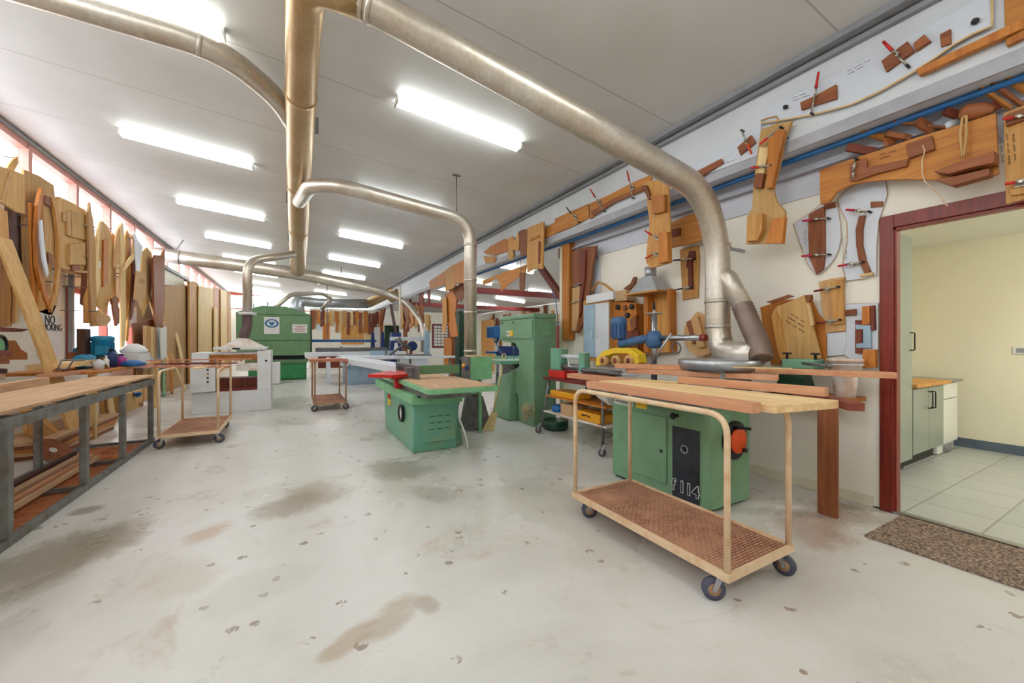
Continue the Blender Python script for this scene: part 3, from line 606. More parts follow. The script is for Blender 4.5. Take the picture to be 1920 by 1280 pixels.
b0 = [PX(x, y, 3.08) for x, y in ((1117, 686), (1118, 672), (1130, 658), (1150, 652), (1178, 652), (1195, 664), (1198, 680), (1190, 684), (1188, 672), (1176, 662), (1150, 662), (1133, 668), (1126, 684))]
G().prism(b0, (.12, 0, 0)).obj('feeder_body', 'yellow', f, .004)
for x in (1132, 1155, 1180):
    c = PX(x, 676, 3.08); w = G().lathe(c+Vector((-.02, 0, 0)), (1, 0, 0), [(.035, 0), (.058, .004), (.058, .06), (.035, .064)], 22).obj('rubber_wheel', 'tan', f); G().lathe(c+Vector((-.024, 0, 0)), (1, 0, 0), [(.012, 0), (.03, .002), (.03, .01)], 14).obj('hub', 'redbrown', w)
G().torus(PX(1268, 652, 3.2), (1, 0, .1), .05, .008, 20).obj('crank_wheel', 'steel_dull', f); G().cyl(PX(1218, 688, 3.1), PX(1258, 625, 3.1), .01).obj('locking_lever', 'steel', f)
# small wall bench with green mortiser --------------------------------------
t = thing('wall_bench', 'narrow wooden bench on a brown board leg beside the kitchen doorway', 'bench', (3.85, 1.6, 0))
G().box(3.6, 4.13, 1.42, 2.0, .86, .895).obj('bench_top', 'orange', t, .003); box('leg', 'brown', 3.62, 3.65, 1.42, 1.55, 0, .86, t)
t = thing('bench_vice', 'green bench machine with black knobs on the narrow wall bench', 'machine', (3.85, 1.75, .895))
G().box(3.7, 3.95, 1.64, 1.95, .9, .95).hull([(3.75, 1.68, .95), (3.9, 1.68, .95), (3.9, 1.92, .95), (3.75, 1.92, .95)], [(3.78, 1.72, 1.12), (3.88, 1.72, 1.12), (3.88, 1.9, 1.12), (3.78, 1.9, 1.12)]).obj('body', 'green_dark', t, .004)
G().box(3.72, 3.92, 1.62, 1.86, 1.12, 1.2).obj('head', 'green_teal', t, .01)
G().cyl((3.75, 1.83, 1.2), (3.75, 1.83, 1.25), .01).lathe((3.75, 1.83, 1.24), (0, 0, 1), [(.035, 0), (.035, .014), (.01, .016)]).obj('knob', 'black', t)
G().cyl((3.8, 1.64, 1.2), (3.8, 1.64, 1.25), .01).lathe((3.8, 1.64, 1.24), (0, 0, 1), [(.035, 0), (.035, .014), (.01, .016)]).obj('knob', 'black', t)
G().cyl((3.72, 1.7, 1.17), (3.68, 1.5, 1.16), .01).lathe((3.68, 1.51, 1.16), (0, -1, 0), [(.02, 0), (.024, .02), (.01, .04)]).obj('handle', 'steel_dull', t)
for z, r, l, m in ((.896, .085, 'white bucket standing on the narrow wall bench', 'dirty_white'),):
    t = thing('bucket', l, 'bucket', (3.9, 1.5, z)); G().lathe((3.93, 1.49, z), (0, 0, 1), [(.07, 0), (.085, .2)], 24).obj('pail', m, t)
t = thing('bucket', 'wide white tub of sawdust resting on the white bucket', 'tub', (3.93, 1.49, 1.1)); G().lathe((3.93, 1.49, 1.1), (0, 0, 1), [(.1, 0), (.115, .09), (.12, .09), (.12, .11), (.105, .11), (.1, .08)], 24).obj('pail', 'dirty_white', t); G().torus((3.93, 1.49, 1.165), (0, 0, 1), .117, .005).obj('rim', 'white_paint', t)
# ------------------------------------------------------------------ grinder bench
t = thing('tool_stand', 'wheeled steel tool stand with two shelves beside the green bandsaw', 'stand', (3.5, 4.2, 0))
for (bx, by) in ((3.2, 4.85), (3.2, 3.55), (4.0, 4.85), (4.0, 3.55)):
    G().cyl((bx, by, .1), (bx+(.05 if bx < 3.5 else -.05), by-(.12 if by > 4 else -.05), .8), .018).obj('leg', 'steel_dull', t)
caster(t, 3.2, 4.87, 2.2, .045); caster(t, 3.2, 3.5, 2.2, .045)
G().box(3.2, 4.05, 3.45, 4.82, .8, .835).obj('table_top', 'red_beam', t, .004); G().box(3.2, 4.05, 3.5, 4.8, .33, .35).obj('shelf', 'dirty_white', t); G().box(3.2, 4.05, 3.5, 4.76, .56, .58).obj('shelf', 'orange', t)
t = thing('bench_grinder', 'teal linisher machine on the left end of the tool stand', 'machine', (3.35, 4.6, .836))
box('base', 'red', 3.26, 3.5, 4.38, 4.76, .838, .94, t, .004); rbox(G(), 3.28, 3.48, 4.55, 4.78, .94, 1.25, .06).obj('housing', 'green_teal', t, .01); rbox(G(), 3.3, 3.42, 4.02, 4.14, .95, 1.2, .03).obj('side_frame', 'green_teal', t, .006)
G().cyl((3.36, 4.56, 1.14), (3.36, 4.12, 1.14), .03).obj('upper_roller', 'machine_grey', t); G().cyl((3.36, 4.56, 1.0), (3.36, 4.12, 1.0), .04).obj('lower_roller', 'steel_dull', t); G().tube([(3.34, 4.4, 1.12), (3.3, 4.33, 1.02), (3.36, 4.28, 1.0)], .012).obj('lever', 'machine_grey', t); G().torus((3.36, 4.08, 1.16), (1, 0, 0), .04, .01).obj('hand_ring', 'machine_grey', t)
t = thing('steel_bar', 'dark round steel bar lying on the tool stand', 'bar', (3.3, 3.9, .85)); G().cyl((3.3, 4.05, .98), (3.3, 3.35, .98), .03).obj('shaft', 'steel_dull', t); G().cyl((3.3, 3.35, .98), (3.3, 3.1, .98), .018, .012).obj('tip', 'machine_grey', t); box('support_block', 'redbrown', 3.25, 3.36, 3.5, 4.0, .836, .95, t)
tag(box('yellow_tray', 'yellow_case', 3.22, 3.5, 4.1, 4.66, .582, .66, None, .01), 'yellow plastic tray on the upper shelf of the tool stand', 'tray')
t = thing('tool_case', 'yellow power tool case with black handle on the lower shelf', 'case', (3.36, 3.85, .352)); box('case_body', 'yellow_case', 3.22, 3.5, 3.62, 4.08, .352, .46, t, .012); G().tube(fillet([(3.22, 3.93, .41), (3.19, 3.93, .43), (3.19, 3.8, .43), (3.22, 3.8, .41)], .02), .007).obj('handle', 'black', t)
tag(G().box(3.24, 3.52, 4.18, 4.44, .352, .5).obj('cardboard_box', 'cardboard', None, .003), 'small cardboard box on the lower shelf of the tool stand', 'box')
tag(G().lathe((3.32, 4.6, .352), (0, 0, 1), [(.09, 0), (.1, .06), (.06, .1)], 12).obj('blue_bag', 'blue', None), 'crumpled blue bag left of the cardboard box on the lower shelf', 'bag')
tag(G().lathe((3.3, 4.12, .352), (0, 0, 1), [(.04, 0), (.04, .1)], 16).obj('paint_tin', 'dirty_white', None), 'white tin beside the small cardboard box on the lower shelf', 'tin')
t = thing('dust_bag', 'clear plastic dust hose bag hanging between trolley and tool stand', 'bag', (3.1, 3.35, .6)); hose([(3.15, 3.5, .78), (3.05, 3.2, .74)], .09, 'dirty_white', t, 5)
tag(G().lathe((3.55, 5.0, 0.001), (0, 0, 1), [(.16, 0), (.2, .03), (.2, .14), (.17, .14)], 24).obj('round_tub', 'green_dark', None), 'dark green round tub on the floor beside the green bandsaw', 'tub')
# ------------------------------------------------------------------ bandsaw
t = thing('bandsaw', 'tall green bandsaw beside the cream steel column', 'bandsaw', (3.6, 5.8, 0))
bx0, bx1 = 3.33, 3.86
G().prism([(bx0, 5.27, 0), (bx0, 5.27, 1.72), (bx0, 6.42, 1.72), (bx0, 6.42, 1.36), (bx0, 5.88, 1.32), (bx0, 5.74, 1.2), (bx0, 5.74, .93), (bx0, 5.95, .86), (bx0, 6.1, .84), (bx0, 6.1, .6), (bx0, 5.78, .45), (bx0, 5.75, 0)], (bx1-bx0-.1, 0, 0)).obj('frame', 'green', t, .01)
c = G().box(bx0-.012, bx1-.1, 5.26, 6.43, 1.72, 1.8).obj('top_cover', 'green', t, .02)
dd = G().box(bx0-.02, bx0, 5.3, 6.4, 1.4, 1.7).obj('upper_door', 'green', t, .006)
for yy in (5.9, 6.3): G().cyl((bx0-.04, yy, 1.68), (bx0-.01, yy, 1.68), .02).obj('latch', 'steel_dull', dd)
box('switch_plate', 'white_paint', bx0-.03, bx0-.02, 6.03, 6.13, 1.44, 1.54, t); box('warning_sticker', 'yellow', bx0-.03, bx0-.02, 5.9, 6.02, 1.44, 1.54, t); G().cyl((bx0-.035, 6.08, 1.49), (bx0-.03, 6.08, 1.49), .02).obj('dial', 'ink', t)
v = box('vent_panel', 'green', bx0+.12, bx0+.36, 5.262, 5.272, 1.42, 1.68, t, .003); g = G(); [g.box(bx0+.15, bx0+.33, 5.255, 5.263, 1.46+k*.04, 1.475+k*.04) for k in range(5)]; g.obj('louvres', 'green_light', v)
G().box(3.0, 3.8, 5.76, 6.5, .97, 1.03).obj('saw_table', 'green_teal', t, .006)
G().box(3.35, 3.6, 5.95, 6.15, .5, .97).obj('trunnion', 'steel_dull', t, .01)
lw = G().hull([(bx0-.14, 5.86, 0), (bx0-.14, 6.5, 0), (bx0+.3, 6.5, 0), (bx0+.3, 5.86, 0)], [(bx0-.08, 5.86, .84), (bx0-.08, 6.4, .72), (bx0+.3, 6.4, .72), (bx0+.3, 5.86, .84)]).obj('lower_wheel_guard', 'green', t, .03)
G().cyl((3.4, 6.05, 1.03), (3.4, 6.05, 1.4), .004).obj('blade', 'steel', t); G().box(3.38, 3.44, 6.0, 6.1, 1.27, 1.36).obj('blade_guide', 'black', t)
G().tube(fillet([(3.3, 6.25, 1.45), (3.2, 6.35, 1.3), (3.28, 6.25, 1.12), (3.3, 6.2, 1.05)], .1, 5), .006).obj('lead', 'gasket', t)
t = thing('shovel', 'pale wooden scoop shovel leaning on the green bandsaw', 'shovel', (2.9, 5.9, 0)); a, b = Vector((3.1, 5.85, 1.05)), Vector((2.78, 5.62, .18))
G().tube([a, a.lerp(b, .3), a.lerp(b, .7), b], [.014, .014, .016, .016], 10).obj('handle', 'straw', t); G().tube(fillet([a, a+Vector((.03, -.04, .06)), a+Vector((.03, .04, .1)), a+Vector((-.02, .05, .06)), a], .02), .008).obj('grip', 'straw', t)
G().hull([b+Vector((-.05, -.05, .02)), b+Vector((.06, -.05, .02)), b+Vector((.06, -.04, .05)), b+Vector((-.05, -.04, .05))], [(2.5, 5.42, .003), (2.66, 5.34, .003), (2.66, 5.34, .015), (2.5, 5.42, .015)]).obj('blade', 'straw', t, .004)
random.seed(3)
g = G()
for i in range(26):
    a = random.uniform(0, 6.28); r = random.uniform(.03, .13); g.tube([(3.17+math.cos(a)*r, 5.2+math.sin(a)*r*.6, random.uniform(.12, .42)), (3.17+math.cos(a+1)*r, 5.2+math.sin(a+1)*r*.6, random.uniform(.1, .4))], .008, 6)
tag(g.obj('rag_bundle', 'leaf_rag', None), 'tangled tan rags hanging on the front of the green bandsaw', 'rags')
# ------------------------------------------------------------------ jointer (planer) in the middle
t = thing('jointer', 'green surface planer with handwheel in the middle of the floor', 'planer', (1.6, 5.5, 0))
G().prism([(1.27, 4.74, 0), (1.27, 6.35, 0), (1.27, 6.45, .62), (1.27, 4.68, .62)], (.56, 0, 0)).obj('cabinet', 'green_teal', t, .012)
G().box(1.22, 1.86, 4.6, 6.9, .6, .72).obj('bed_casting', 'green_light', t, .008)
G().prism([(1.83, 4.9, .55), (1.83, 5.3, .55), (2.25, 5.3, .68), (2.25, 4.9, .68)], (0, 0, .06)).obj('side_bracket', 'green_teal', t, .004)
G().prism([(1.84, 4.8, 0), (1.98, 4.9, 0), (1.84, 5.0, .3), (1.84, 4.8, .62)], (0, .04, 0)).obj('side_foot', 'green_teal', t)
dp = box('access_panel', 'green_teal', 1.37, 1.8, 4.70, 4.735, .12, .56, t, .004); g = G()
for r_ in range(3):
    for c_ in range(3): g.box(1.46+c_*.1, 1.53+c_*.1, 4.695, 4.701, .27+r_*.08, .278+r_*.08)
g.obj('louvres', 'green_dark', dp)
G().box(1.25, 1.27, 5.2, 5.3, .3, .5).obj('wheel_boss', 'black', t)
w = G().torus((1.235, 5.2, .42), (1, 0, 0), .1, .016, 26, 8).obj('handwheel', 'black', t); G().cyl((1.24, 5.2, .42), (1.25, 5.2, .42), .09).obj('wheel_dial', 'white_gloss', w)
box('red_sticker', 'red', 1.262, 1.268, 5.95, 6.15, .5, .56, t); box('warning_sticker', 'yellow', 1.262, 1.268, 5.95, 6.12, .4, .49, t)
tb = G().box(1.24, 2.05, 4.0, 5.35, .79, .845).obj('outfeed_table', 'green_light', t, .006); box('table_surface', 'dust_y', 1.26, 2.03, 4.02, 5.34, .846, .853, tb)
tb = G().box(1.22, 2.05, 5.42, 7.0, .77, .825).obj('infeed_table', 'green_light', t, .006); box('table_surface', 'dust_y', 1.24, 2.03, 5.44, 6.98, .826, .832, tb)
G().box(1.28, 1.8, 4.2, 6.8, .72, .79).obj('slideway', 'steel_dull', t)
G().tube([(1.3, 4.58, .7), (1.3, 4.55, .74), (1.34, 4.5, .76)], .02).obj('locking_knob', 'black', t)
fe = G().box(1.42, 1.46, 5.1, 6.2, .86, 1.03).obj('fence', 'steel_dull', t, .003); G().box(1.46, 2.1, 5.32, 5.36, .9, 1.02).obj('fence_guard', 'green_deep', t, .004)
G().box(1.34, 1.48, 5.28, 5.4, .87, 1.0).obj('cutter_guard', 'steel_dull', t, .004)
G().prism([PZ(689, 707, .88), PZ(742, 698, .88), PZ(765, 698, .88), PZ(765, 706, .88), PZ(735, 709, .88)], (0, 0, .04)).box(1.2, 1.3, 5.35, 5.45, .72, .9).obj('guard_arm', 'red', t, .004)
t2 = thing('switch_box', 'green electrical box with yellow knob at the duct above the green planer', 'switch box', (2.35, 5.2, .8))
box('enclosure', 'green_light', 2.22, 2.56, 5.2, 5.5, .8, 1.13, t2, .004); box('face_panel', 'steel_dull', 2.2, 2.22, 5.2, 5.5, .8, 1.13, t2)
G().lathe((2.2, 5.38, .99), (-1, 0, 0), [(.045, 0), (.03, .03), (.01, .04)], 6).obj('yellow_knob', 'yellow_case', t2); G().lathe((2.2, 5.28, .97), (-1, 0, 0), [(.035, 0), (.03, .03)], 12).obj('black_knob', 'blue_dark', t2)
G().box(2.24, 2.5, 5.22, 5.48, 1.131, 1.15).obj('scrap_timber', 'dust_y', t2); G().box(2.4, 2.44, 5.3, 5.34, 0, .8).obj('stand_post', 'green_light', t2)
t = thing('floor_hood', 'dark steel dust chute standing on the floor behind the green planer', 'hood', (2.5, 5.75, 0))
G().hull([(2.3, 5.5, 0), (2.72, 5.5, 0), (2.72, 5.85, 0), (2.3, 5.85, 0)], [(2.38, 5.6, .5), (2.6, 5.6, .5), (2.6, 5.8, .5), (2.38, 5.8, .5)]).obj('chute', 'steel_dull', t, .004); G().cyl((2.48, 5.7, .5), (2.48, 5.7, .82), .08).obj('spigot', 'galv', t)
tag(G().tube(fillet([(1.95, 4.95, .55), (1.82, 4.72, .45), (1.9, 4.62, .2), (1.93, 4.6, .012)], .15, 6), .012).obj('cable', 'white_gloss'), 'white cable hanging from the green planer to the floor', 'cable')
# ------------------------------------------------------------------ white thickness planer
t = thing('thickness_planer', 'large white thickness planer with open front below a beige hood', 'planer', (-1, 9.7, 0))
X0, X1, Y0, Y1 = -1.62, -.37, 9.2, 10.1
G().box(X0, X1, Y0, Y1, 0, .4).box(X0, -1.36, Y0, Y1, .4, 1.14).box(-.6, X1, Y0, Y1, .4, 1.17).box(-1.36, -.6, Y0+.06, Y1, 1.02, 1.14).obj('body', 'white_paint', t, .01)
G().box(-1.36, -.6, Y0+.35, Y0+.8, .4, .62).obj('feed_table', 'redbrown', t); G().box(-1.36, -.6, Y0+.04, Y0+.07, .4, .45).obj('table_lip', 'red_beam', t)
g = G(); random.seed(5)
for i in range(60): x = -1.36+.76*i/60; g.box(x, x+.009, Y0+.03, Y0+.05, 1.0-random.uniform(0, .05), 1.1)
g.obj('bristle_curtain', 'orange', t)
box('feed_bar', 'dirty_white', -.95, -.6, Y0+.02, Y0+.1, .78, .93, t)
cb = box('control_box', 'white_paint', -1.62, -1.25, Y0-.12, Y0-.02, .42, .93, t, .012)
for k in range(4): G().cyl((-1.36, Y0-.12, .83-k*.075), (-1.36, Y0-.135, .83-k*.075), .017).obj('push_button', ['black', 'rust_tube', 'black', 'black'][k], cb)
box('cover', 'white_paint', -1.3, -.45, Y0-.02, Y1, 1.19, 1.24, t, .005)
G().box(-1.0, -.88, Y0-.05, Y0-.02, 1.2, 1.23).obj('cover_handle', 'black', t)
G().hull([(-1.2, Y0+.1, 1.24), (-.5, Y0+.1, 1.24), (-.5, Y1-.1, 1.24), (-1.2, Y1-.1, 1.24)], [(-.94, Y0+.25, 1.42), (-.8, Y0+.25, 1.42), (-.8, Y0+.42, 1.42), (-.94, Y0+.42, 1.42)]).obj('dust_hood', 'dirty_white', t, .006)
G().box(-.37, -.22, Y0+.1, Y0+.5, .5, .92).obj('side_box', 'white_paint', t, .01); G().cyl((-.45, Y0, .97), (-.45, Y0-.04, .97), .02).obj('knob', 'black', t)
# ------------------------------------------------------------------ green wide belt sander
t = thing('belt_sander', 'huge dark green wide belt sander at the end of the room', 'sander', (-.5, 16.8, 0)); sy = 15.8
hd = G().prism([(-1.62, sy, .86), (.56, sy, .86), (.57, sy, 2.3), (-.2, sy, 2.57), (-.9, sy, 2.57), (-1.63, sy, 2.32)], (0, 1.6, 0)).obj('hood', 'green_deep', t, .015)
G().box(-1.62, .57, sy-.012, sy, 1.38, 1.4).box(-1.62, .57, sy-.012, sy, 2.27, 2.285).obj('panel_seam', 'green_dark', t)
G().box(-1.3, .45, sy+.2, sy+1.4, 0, .6).obj('base', 'green_bright', t, .01); box('base_panel', 'green_bright', -.62, .4, sy+.1, sy+.19, .05, .52, t, .01)
G().box(-1.4, .5, sy+.15, sy+1.5, .6, .72).obj('conveyor_table', 'green_deep', t, .01); G().box(-1.2, .4, sy+.3, sy+1.3, .72, .86).obj('mechanism', 'black', t)
st = box('notice_board', 'paper', -1.03, -.68, sy-.02, sy-.012, 1.52, 2.02, t) if False else box('notice_sheet', 'paper', *sorted((PY(495, 600, sy).x, PY(524, 600, sy).x)), sy-.02, sy-.012, PY(500, 626, sy).z, PY(500, 594, sy).z, t)
c = PY(509.5, 606, sy-.02); G(Matrix.Translation(c) @ Matrix.Diagonal((1.15, 1, .85, 1))).torus((0, 0, 0), (0, 1, 0), .15, .025, 28).obj('emblem_ring', 'ink_blue', st); G(Matrix.Translation(c) @ Matrix.Diagonal((1.1, 1, .85, 1))).prism([(-.06, -.004, .07), (-.02, -.004, .04), (.02, -.004, .04), (.06, -.004, .07), (.09, -.004, .02), (.05, -.004, -.03), (.03, -.004, -.09), (-.03, -.004, -.09), (-.05, -.004, -.03), (-.09, -.004, .02)], (0, -.006, 0)).obj('emblem', 'ink_blue', st)
sg = box('warning_notice', 'paper', PY(548, 600, sy).x, PY(576, 600, sy).x, sy-.02, sy-.012, PY(560, 624, sy).z, PY(560, 608, sy).z, t)
cc = PY(562, 616, sy-.022); g = G(); [g.box(cc.x-w_/2, cc.x+w_/2, cc.y-.002, cc.y+.001, cc.z+.08-k*.045, cc.z+.095-k*.045) for k, w_ in enumerate((.34, .2, .34, .36, .3))]; g.obj('print_line', 'ink_red', sg)
G().cyl((-.75, 16.2, 2.55), (-.75, 16.2, 2.75), .02).cyl((-1.15, 16.2, 2.5), (-1.18, 16.2, 2.66), .02).obj('lifting_pin', 'steel_dull', t)
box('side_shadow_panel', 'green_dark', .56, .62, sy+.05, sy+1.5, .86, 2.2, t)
# ------------------------------------------------------------------ panel saw in the distance
t = thing('panel_saw', 'pale grey sliding table panel saw behind the green planer', 'panel saw', (1.9, 12.8, 0))
box('body', 'light_blue', 1.45, 2.5, 13.2, 14.1, 0, .8, t, .01); box('saw_table', 'machine_grey', 1.3, 3.2, 12.6, 14.0, .82, .9, t, .006)
box('sliding_table', 'white_paint', .35, 3.6, 14.3, 14.6, .86, 1.0, t, .01); box('outrigger', 'machine_grey', 1.05, 3.0, 11.6, 12.0, .84, .92, t, .006)
G().prism([PZ(640, 672, .9), PZ(742, 690, .9), PZ(742, 700, .9), PZ(640, 680, .9)], (0, 0, .1)).obj('extension_rail', 'machine_grey', t, .004)
box('pedestal', 'machine_grey', .95, 1.05, 13.6, 14.1, 0, .84, t); g = G(); [g.box(1.25+k*.16, 1.35+k*.16, 13.0, 13.05, .6, .82) for k in range(5)]; g.obj('grille', 'white_paint', t)
G().box(1.4, 1.46, 14.2, 14.26, 1.0, 1.18).obj('clamp_post', 'steel_dull', t); G().box(2.6, 2.66, 13.0, 13.06, .9, 1.15).obj('clamp_post', 'steel_dull', t)
G().box(2.2, 3.0, 13.4, 13.44, .9, 1.05).obj('rip_fence', 'light_blue', t); G().tube([(2.7, 12.9, .9), (3.1, 12.7, 1.25), (2.9, 12.4, 1.45)], .04).obj('blade_guard_arm', 'steel_dull', t)
t = thing('long_rail_saw', 'long blue rail running behind the green sander', 'saw', (2, 17.4, 0)); G().box(.62, 3.1, 17.3, 17.42, 1.33, 1.43).obj('rail', 'blue', t, .01)
for x in (2.95, 3.35): G().hull([(x-.1, 17.2, .3), (x+.1, 17.2, .3), (x+.1, 17.4, .3), (x-.1, 17.4, .3)], [(x-.06, 17.25, 1.75), (x+.05, 17.25, 1.75), (x+.05, 17.35, 1.75), (x-.06, 17.35, 1.75)]).obj('stand', 'blue_dark', t)
G().box(.9, 3.4, 17.2, 17.6, .3, .9).obj('bed', 'redbrown', t); G().box(.8, 3.4, 17.15, 17.6, .9, 1.1).obj('work_table', 'steel_dull', t)
t = thing('blue_shaper', 'dark blue machine with white cone panel before the far doorway', 'machine', (3.6, 15.6, 0)); G().hull([(3.2, 15.4, 0), (3.75, 15.4, 0), (3.75, 16, 0), (3.2, 16, 0)], [(3.35, 15.5, 1.7), (3.7, 15.5, 1.7), (3.7, 15.9, 1.7), (3.35, 15.9, 1.7)]).obj('body', 'blue_dark', t, .02); G().hull([(3.32, 15.3, .7), (3.62, 15.3, .7), (3.62, 15.34, .7), (3.32, 15.34, .7)], [(3.43, 15.36, 1.3), (3.52, 15.36, 1.3), (3.52, 15.4, 1.3), (3.43, 15.4, 1.3)]).obj('cone_panel', 'white_paint', t)
t = thing('radial_saw', 'pale radial arm saw with a long horizontal arm before the dark doorway', 'saw', (3.2, 11.6, 0))
box('arm', 'machine_grey', 2.75, 4.0, 12.9, 13.05, 1.38, 1.5, t, .01); box('column', 'light_blue', 3.85, 4.0, 12.8, 13.0, .9, 1.7, t); G().lathe((3.45, 12.9, 1.2), (0, 1, 0), [(.16, 0), (.16, .05)], 18).obj('saw_head', 'blue_dark', t); G().cyl((2.9, 12.9, 1.42), (3.4, 12.9, 1.1), .05).obj('brace', 'steel_dull', t); box('saw_table', 'steel_dull', 2.9, 4.0, 12.6, 13.3, .84, .92, t); box('legs', 'machine_grey', 3.0, 3.9, 12.7, 13.2, 0, .84, t)
t = thing('long_roller_table', 'grey roller table beyond the green planer fence', 'table', (3, 11, 0)); box('top', 'machine_grey', 2.6, 3.9, 10.2, 10.5, .9, .96, t); G().cyl((2.7, 10.35, 0), (2.7, 10.35, .9), .03).obj('leg', 'steel_dull', t); G().cyl((3.8, 10.35, 0), (3.8, 10.35, .9), .03).obj('leg', 'steel_dull', t)
t = thing('notice_board', 'red framed notice board with paper grid in the side bay', 'notice board', (8.9, 21.95, 1.2)); b = box('frame', 'red_beam', 7.0, 8.0, PY0-.06, PY0-.005, 1.0, 2.35, t)
g = G(); [g.box(7.1+i*.21, 7.28+i*.21, PY0-.075, PY0-.062, 1.1+j*.17, 1.24+j*.17) for i in range(4) for j in range(7)]; g.obj('papers', 'paper', t)
# drill press and other side bay machines
t = thing('drill_press', 'blue drill press in the side bay behind the machine duct', 'drill press', (5.35, 10.5, 0))
G().cyl((5.35, 10.5, .05), (5.35, 10.5, 1.6), .05).obj('column', 'steel', t); G().box(5.1, 5.55, 10.2, 10.75, 1.45, 1.8).obj('head', 'blue', t, .04); G().lathe((5.15, 10.25, 1.3), (0, 0, 1), [(.03, 0), (.05, .15)]).obj('chuck', 'steel_dull', t); box('work_table', 'blue', 5.05, 5.5, 10.2, 10.7, 1.0, 1.06, t, .01); box('base', 'steel_dull', 5.05, 5.6, 10.15, 10.8, 0, .08, t); G().lathe((5.45, 10.6, 1.2), (0, 0, 1), [(.1, 0), (.1, .2)]).obj('motor', 'orange', t)
t = thing('green_cabinet_saw', 'dark green machine column behind the middle timber post', 'machine', (4.6, 11.6, 0)); box('body', 'green_dark', 4.45, 4.75, 11.3, 11.7, 0, 2.3, t, .02); box('table', 'steel_dull', 4.45, 5.3, 10.95, 11.3, .8, .86, t)
t = thing('side_bay_table_saw', 'green table with blue machine in the side bay beyond the bandsaw', 'machine', (5.9, 9.6, 0)); box('table', 'green_teal', 5.0, 6.6, 9.2, 10.0, .82, .95, t, .01); box('blue_body', 'blue_dark', 5.1, 6.5, 9.6, 10.0, .95, 1.22, t, .02); box('base', 'steel_dull', 5.2, 6.4, 9.4, 9.9, 0, .82, t)
t = thing('ply_sheet', 'tall ply sheet standing far behind the green switch box', 'sheet', (8.0, 16.6, 0)); a, b = PX(903, 600, 8), PX(927, 600, 8); G().box(7.98, 8.0, min(a.y, b.y), max(a.y, b.y), 0, 2.35).obj('board', 'ply', t)
# ================================================================== JIGS: wooden shapes hung on the walls
def P_(plane, v, p): return PX(p[0], p[1], v) if plane == 'x' else (PY(p[0], p[1], v) if plane == 'y' else PZ(p[0], p[1], v))
def slab(name, pts, plane, v, th, mat, side, parent=None, bevel=.003):
    """outline projected on the plane v (its visible face), thickness going away from the viewer"""
    q = [P_(plane, v, p) for p in pts]; vec = Vector((-side*th, 0, 0)) if plane == 'x' else Vector((0, th, 0))
    return G().prism(q, vec).obj(name, mat, parent, bevel)
def clamp(parent, hp, pp, plane, v, side, col='red', k=1.0):
    a = P_(plane, v+side*.05 if plane == 'x' else v-.05, pp); b = P_(plane, v+side*.06 if plane == 'x' else v-.06, hp); d = b-a
    nrm = Vector((side, 0, 0)) if plane == 'x' else Vector((0, -1, 0)); dn = d.normalized(); s = nrm.cross(dn)*.022
    base = a-nrm*.045
    c = G().prism([base-dn*.03-s, base+dn*.03-s, base+dn*.03+s, base-dn*.03+s], nrm*.006).cyl(base, a+nrm*.01, .009, n=8).cyl(a-dn*d.length*.7*k, a+dn*.02, .007, n=8).cyl(a-s*.6, a+dn*d.length*.4, .006, n=6).obj('toggle_clamp', 'clamp_metal', parent)
    G().cyl(a+dn*d.length*.35, b, .011, .009, 10).obj('clamp_handle', col, c)
    e = a-dn*d.length*.7*k; G().cyl(e+nrm*.012, e-nrm*.04, .009, n=8).obj('clamp_tip', 'black', c)
def scribble(parent, p0, p1, plane, v, side, rows=2, h=6, mat='ink'):
    """handwritten marker lines between two pixels"""
    rnd = random.Random(int(p0[0]*7+p0[1])); a = P_(plane, v+side*.001 if plane == 'x' else v-.001, p0); b = P_(plane, v+side*.001 if plane == 'x' else v-.001, p1)
    d = b-a; L = d.length; dn = d.normalized(); nrm = Vector((side, 0, 0)) if plane == 'x' else Vector((0, -1, 0)); up = nrm.cross(dn); hh = L*.05 if h is None else h*.002
    g = G()
    for r in range(rows):
        x = rnd.uniform(0, .1)*L; end = L*rnd.uniform(.75, 1)
        while x < end:
            wl = rnd.randint(3, 7); pts = []
            for i in range(wl*2+1): pts.append(a+dn*(x+i*hh*.45)-up*(r*hh*2.6)+up*(hh*(.5 if i % 2 else -.5)*rnd.uniform(.4, 1.2)))
            for q, w in zip(pts, pts[1:]): g.tube([q, w], hh*.09, 4)
            x += wl*hh*.9+hh*1.4
    g.obj('handwriting', mat, parent)
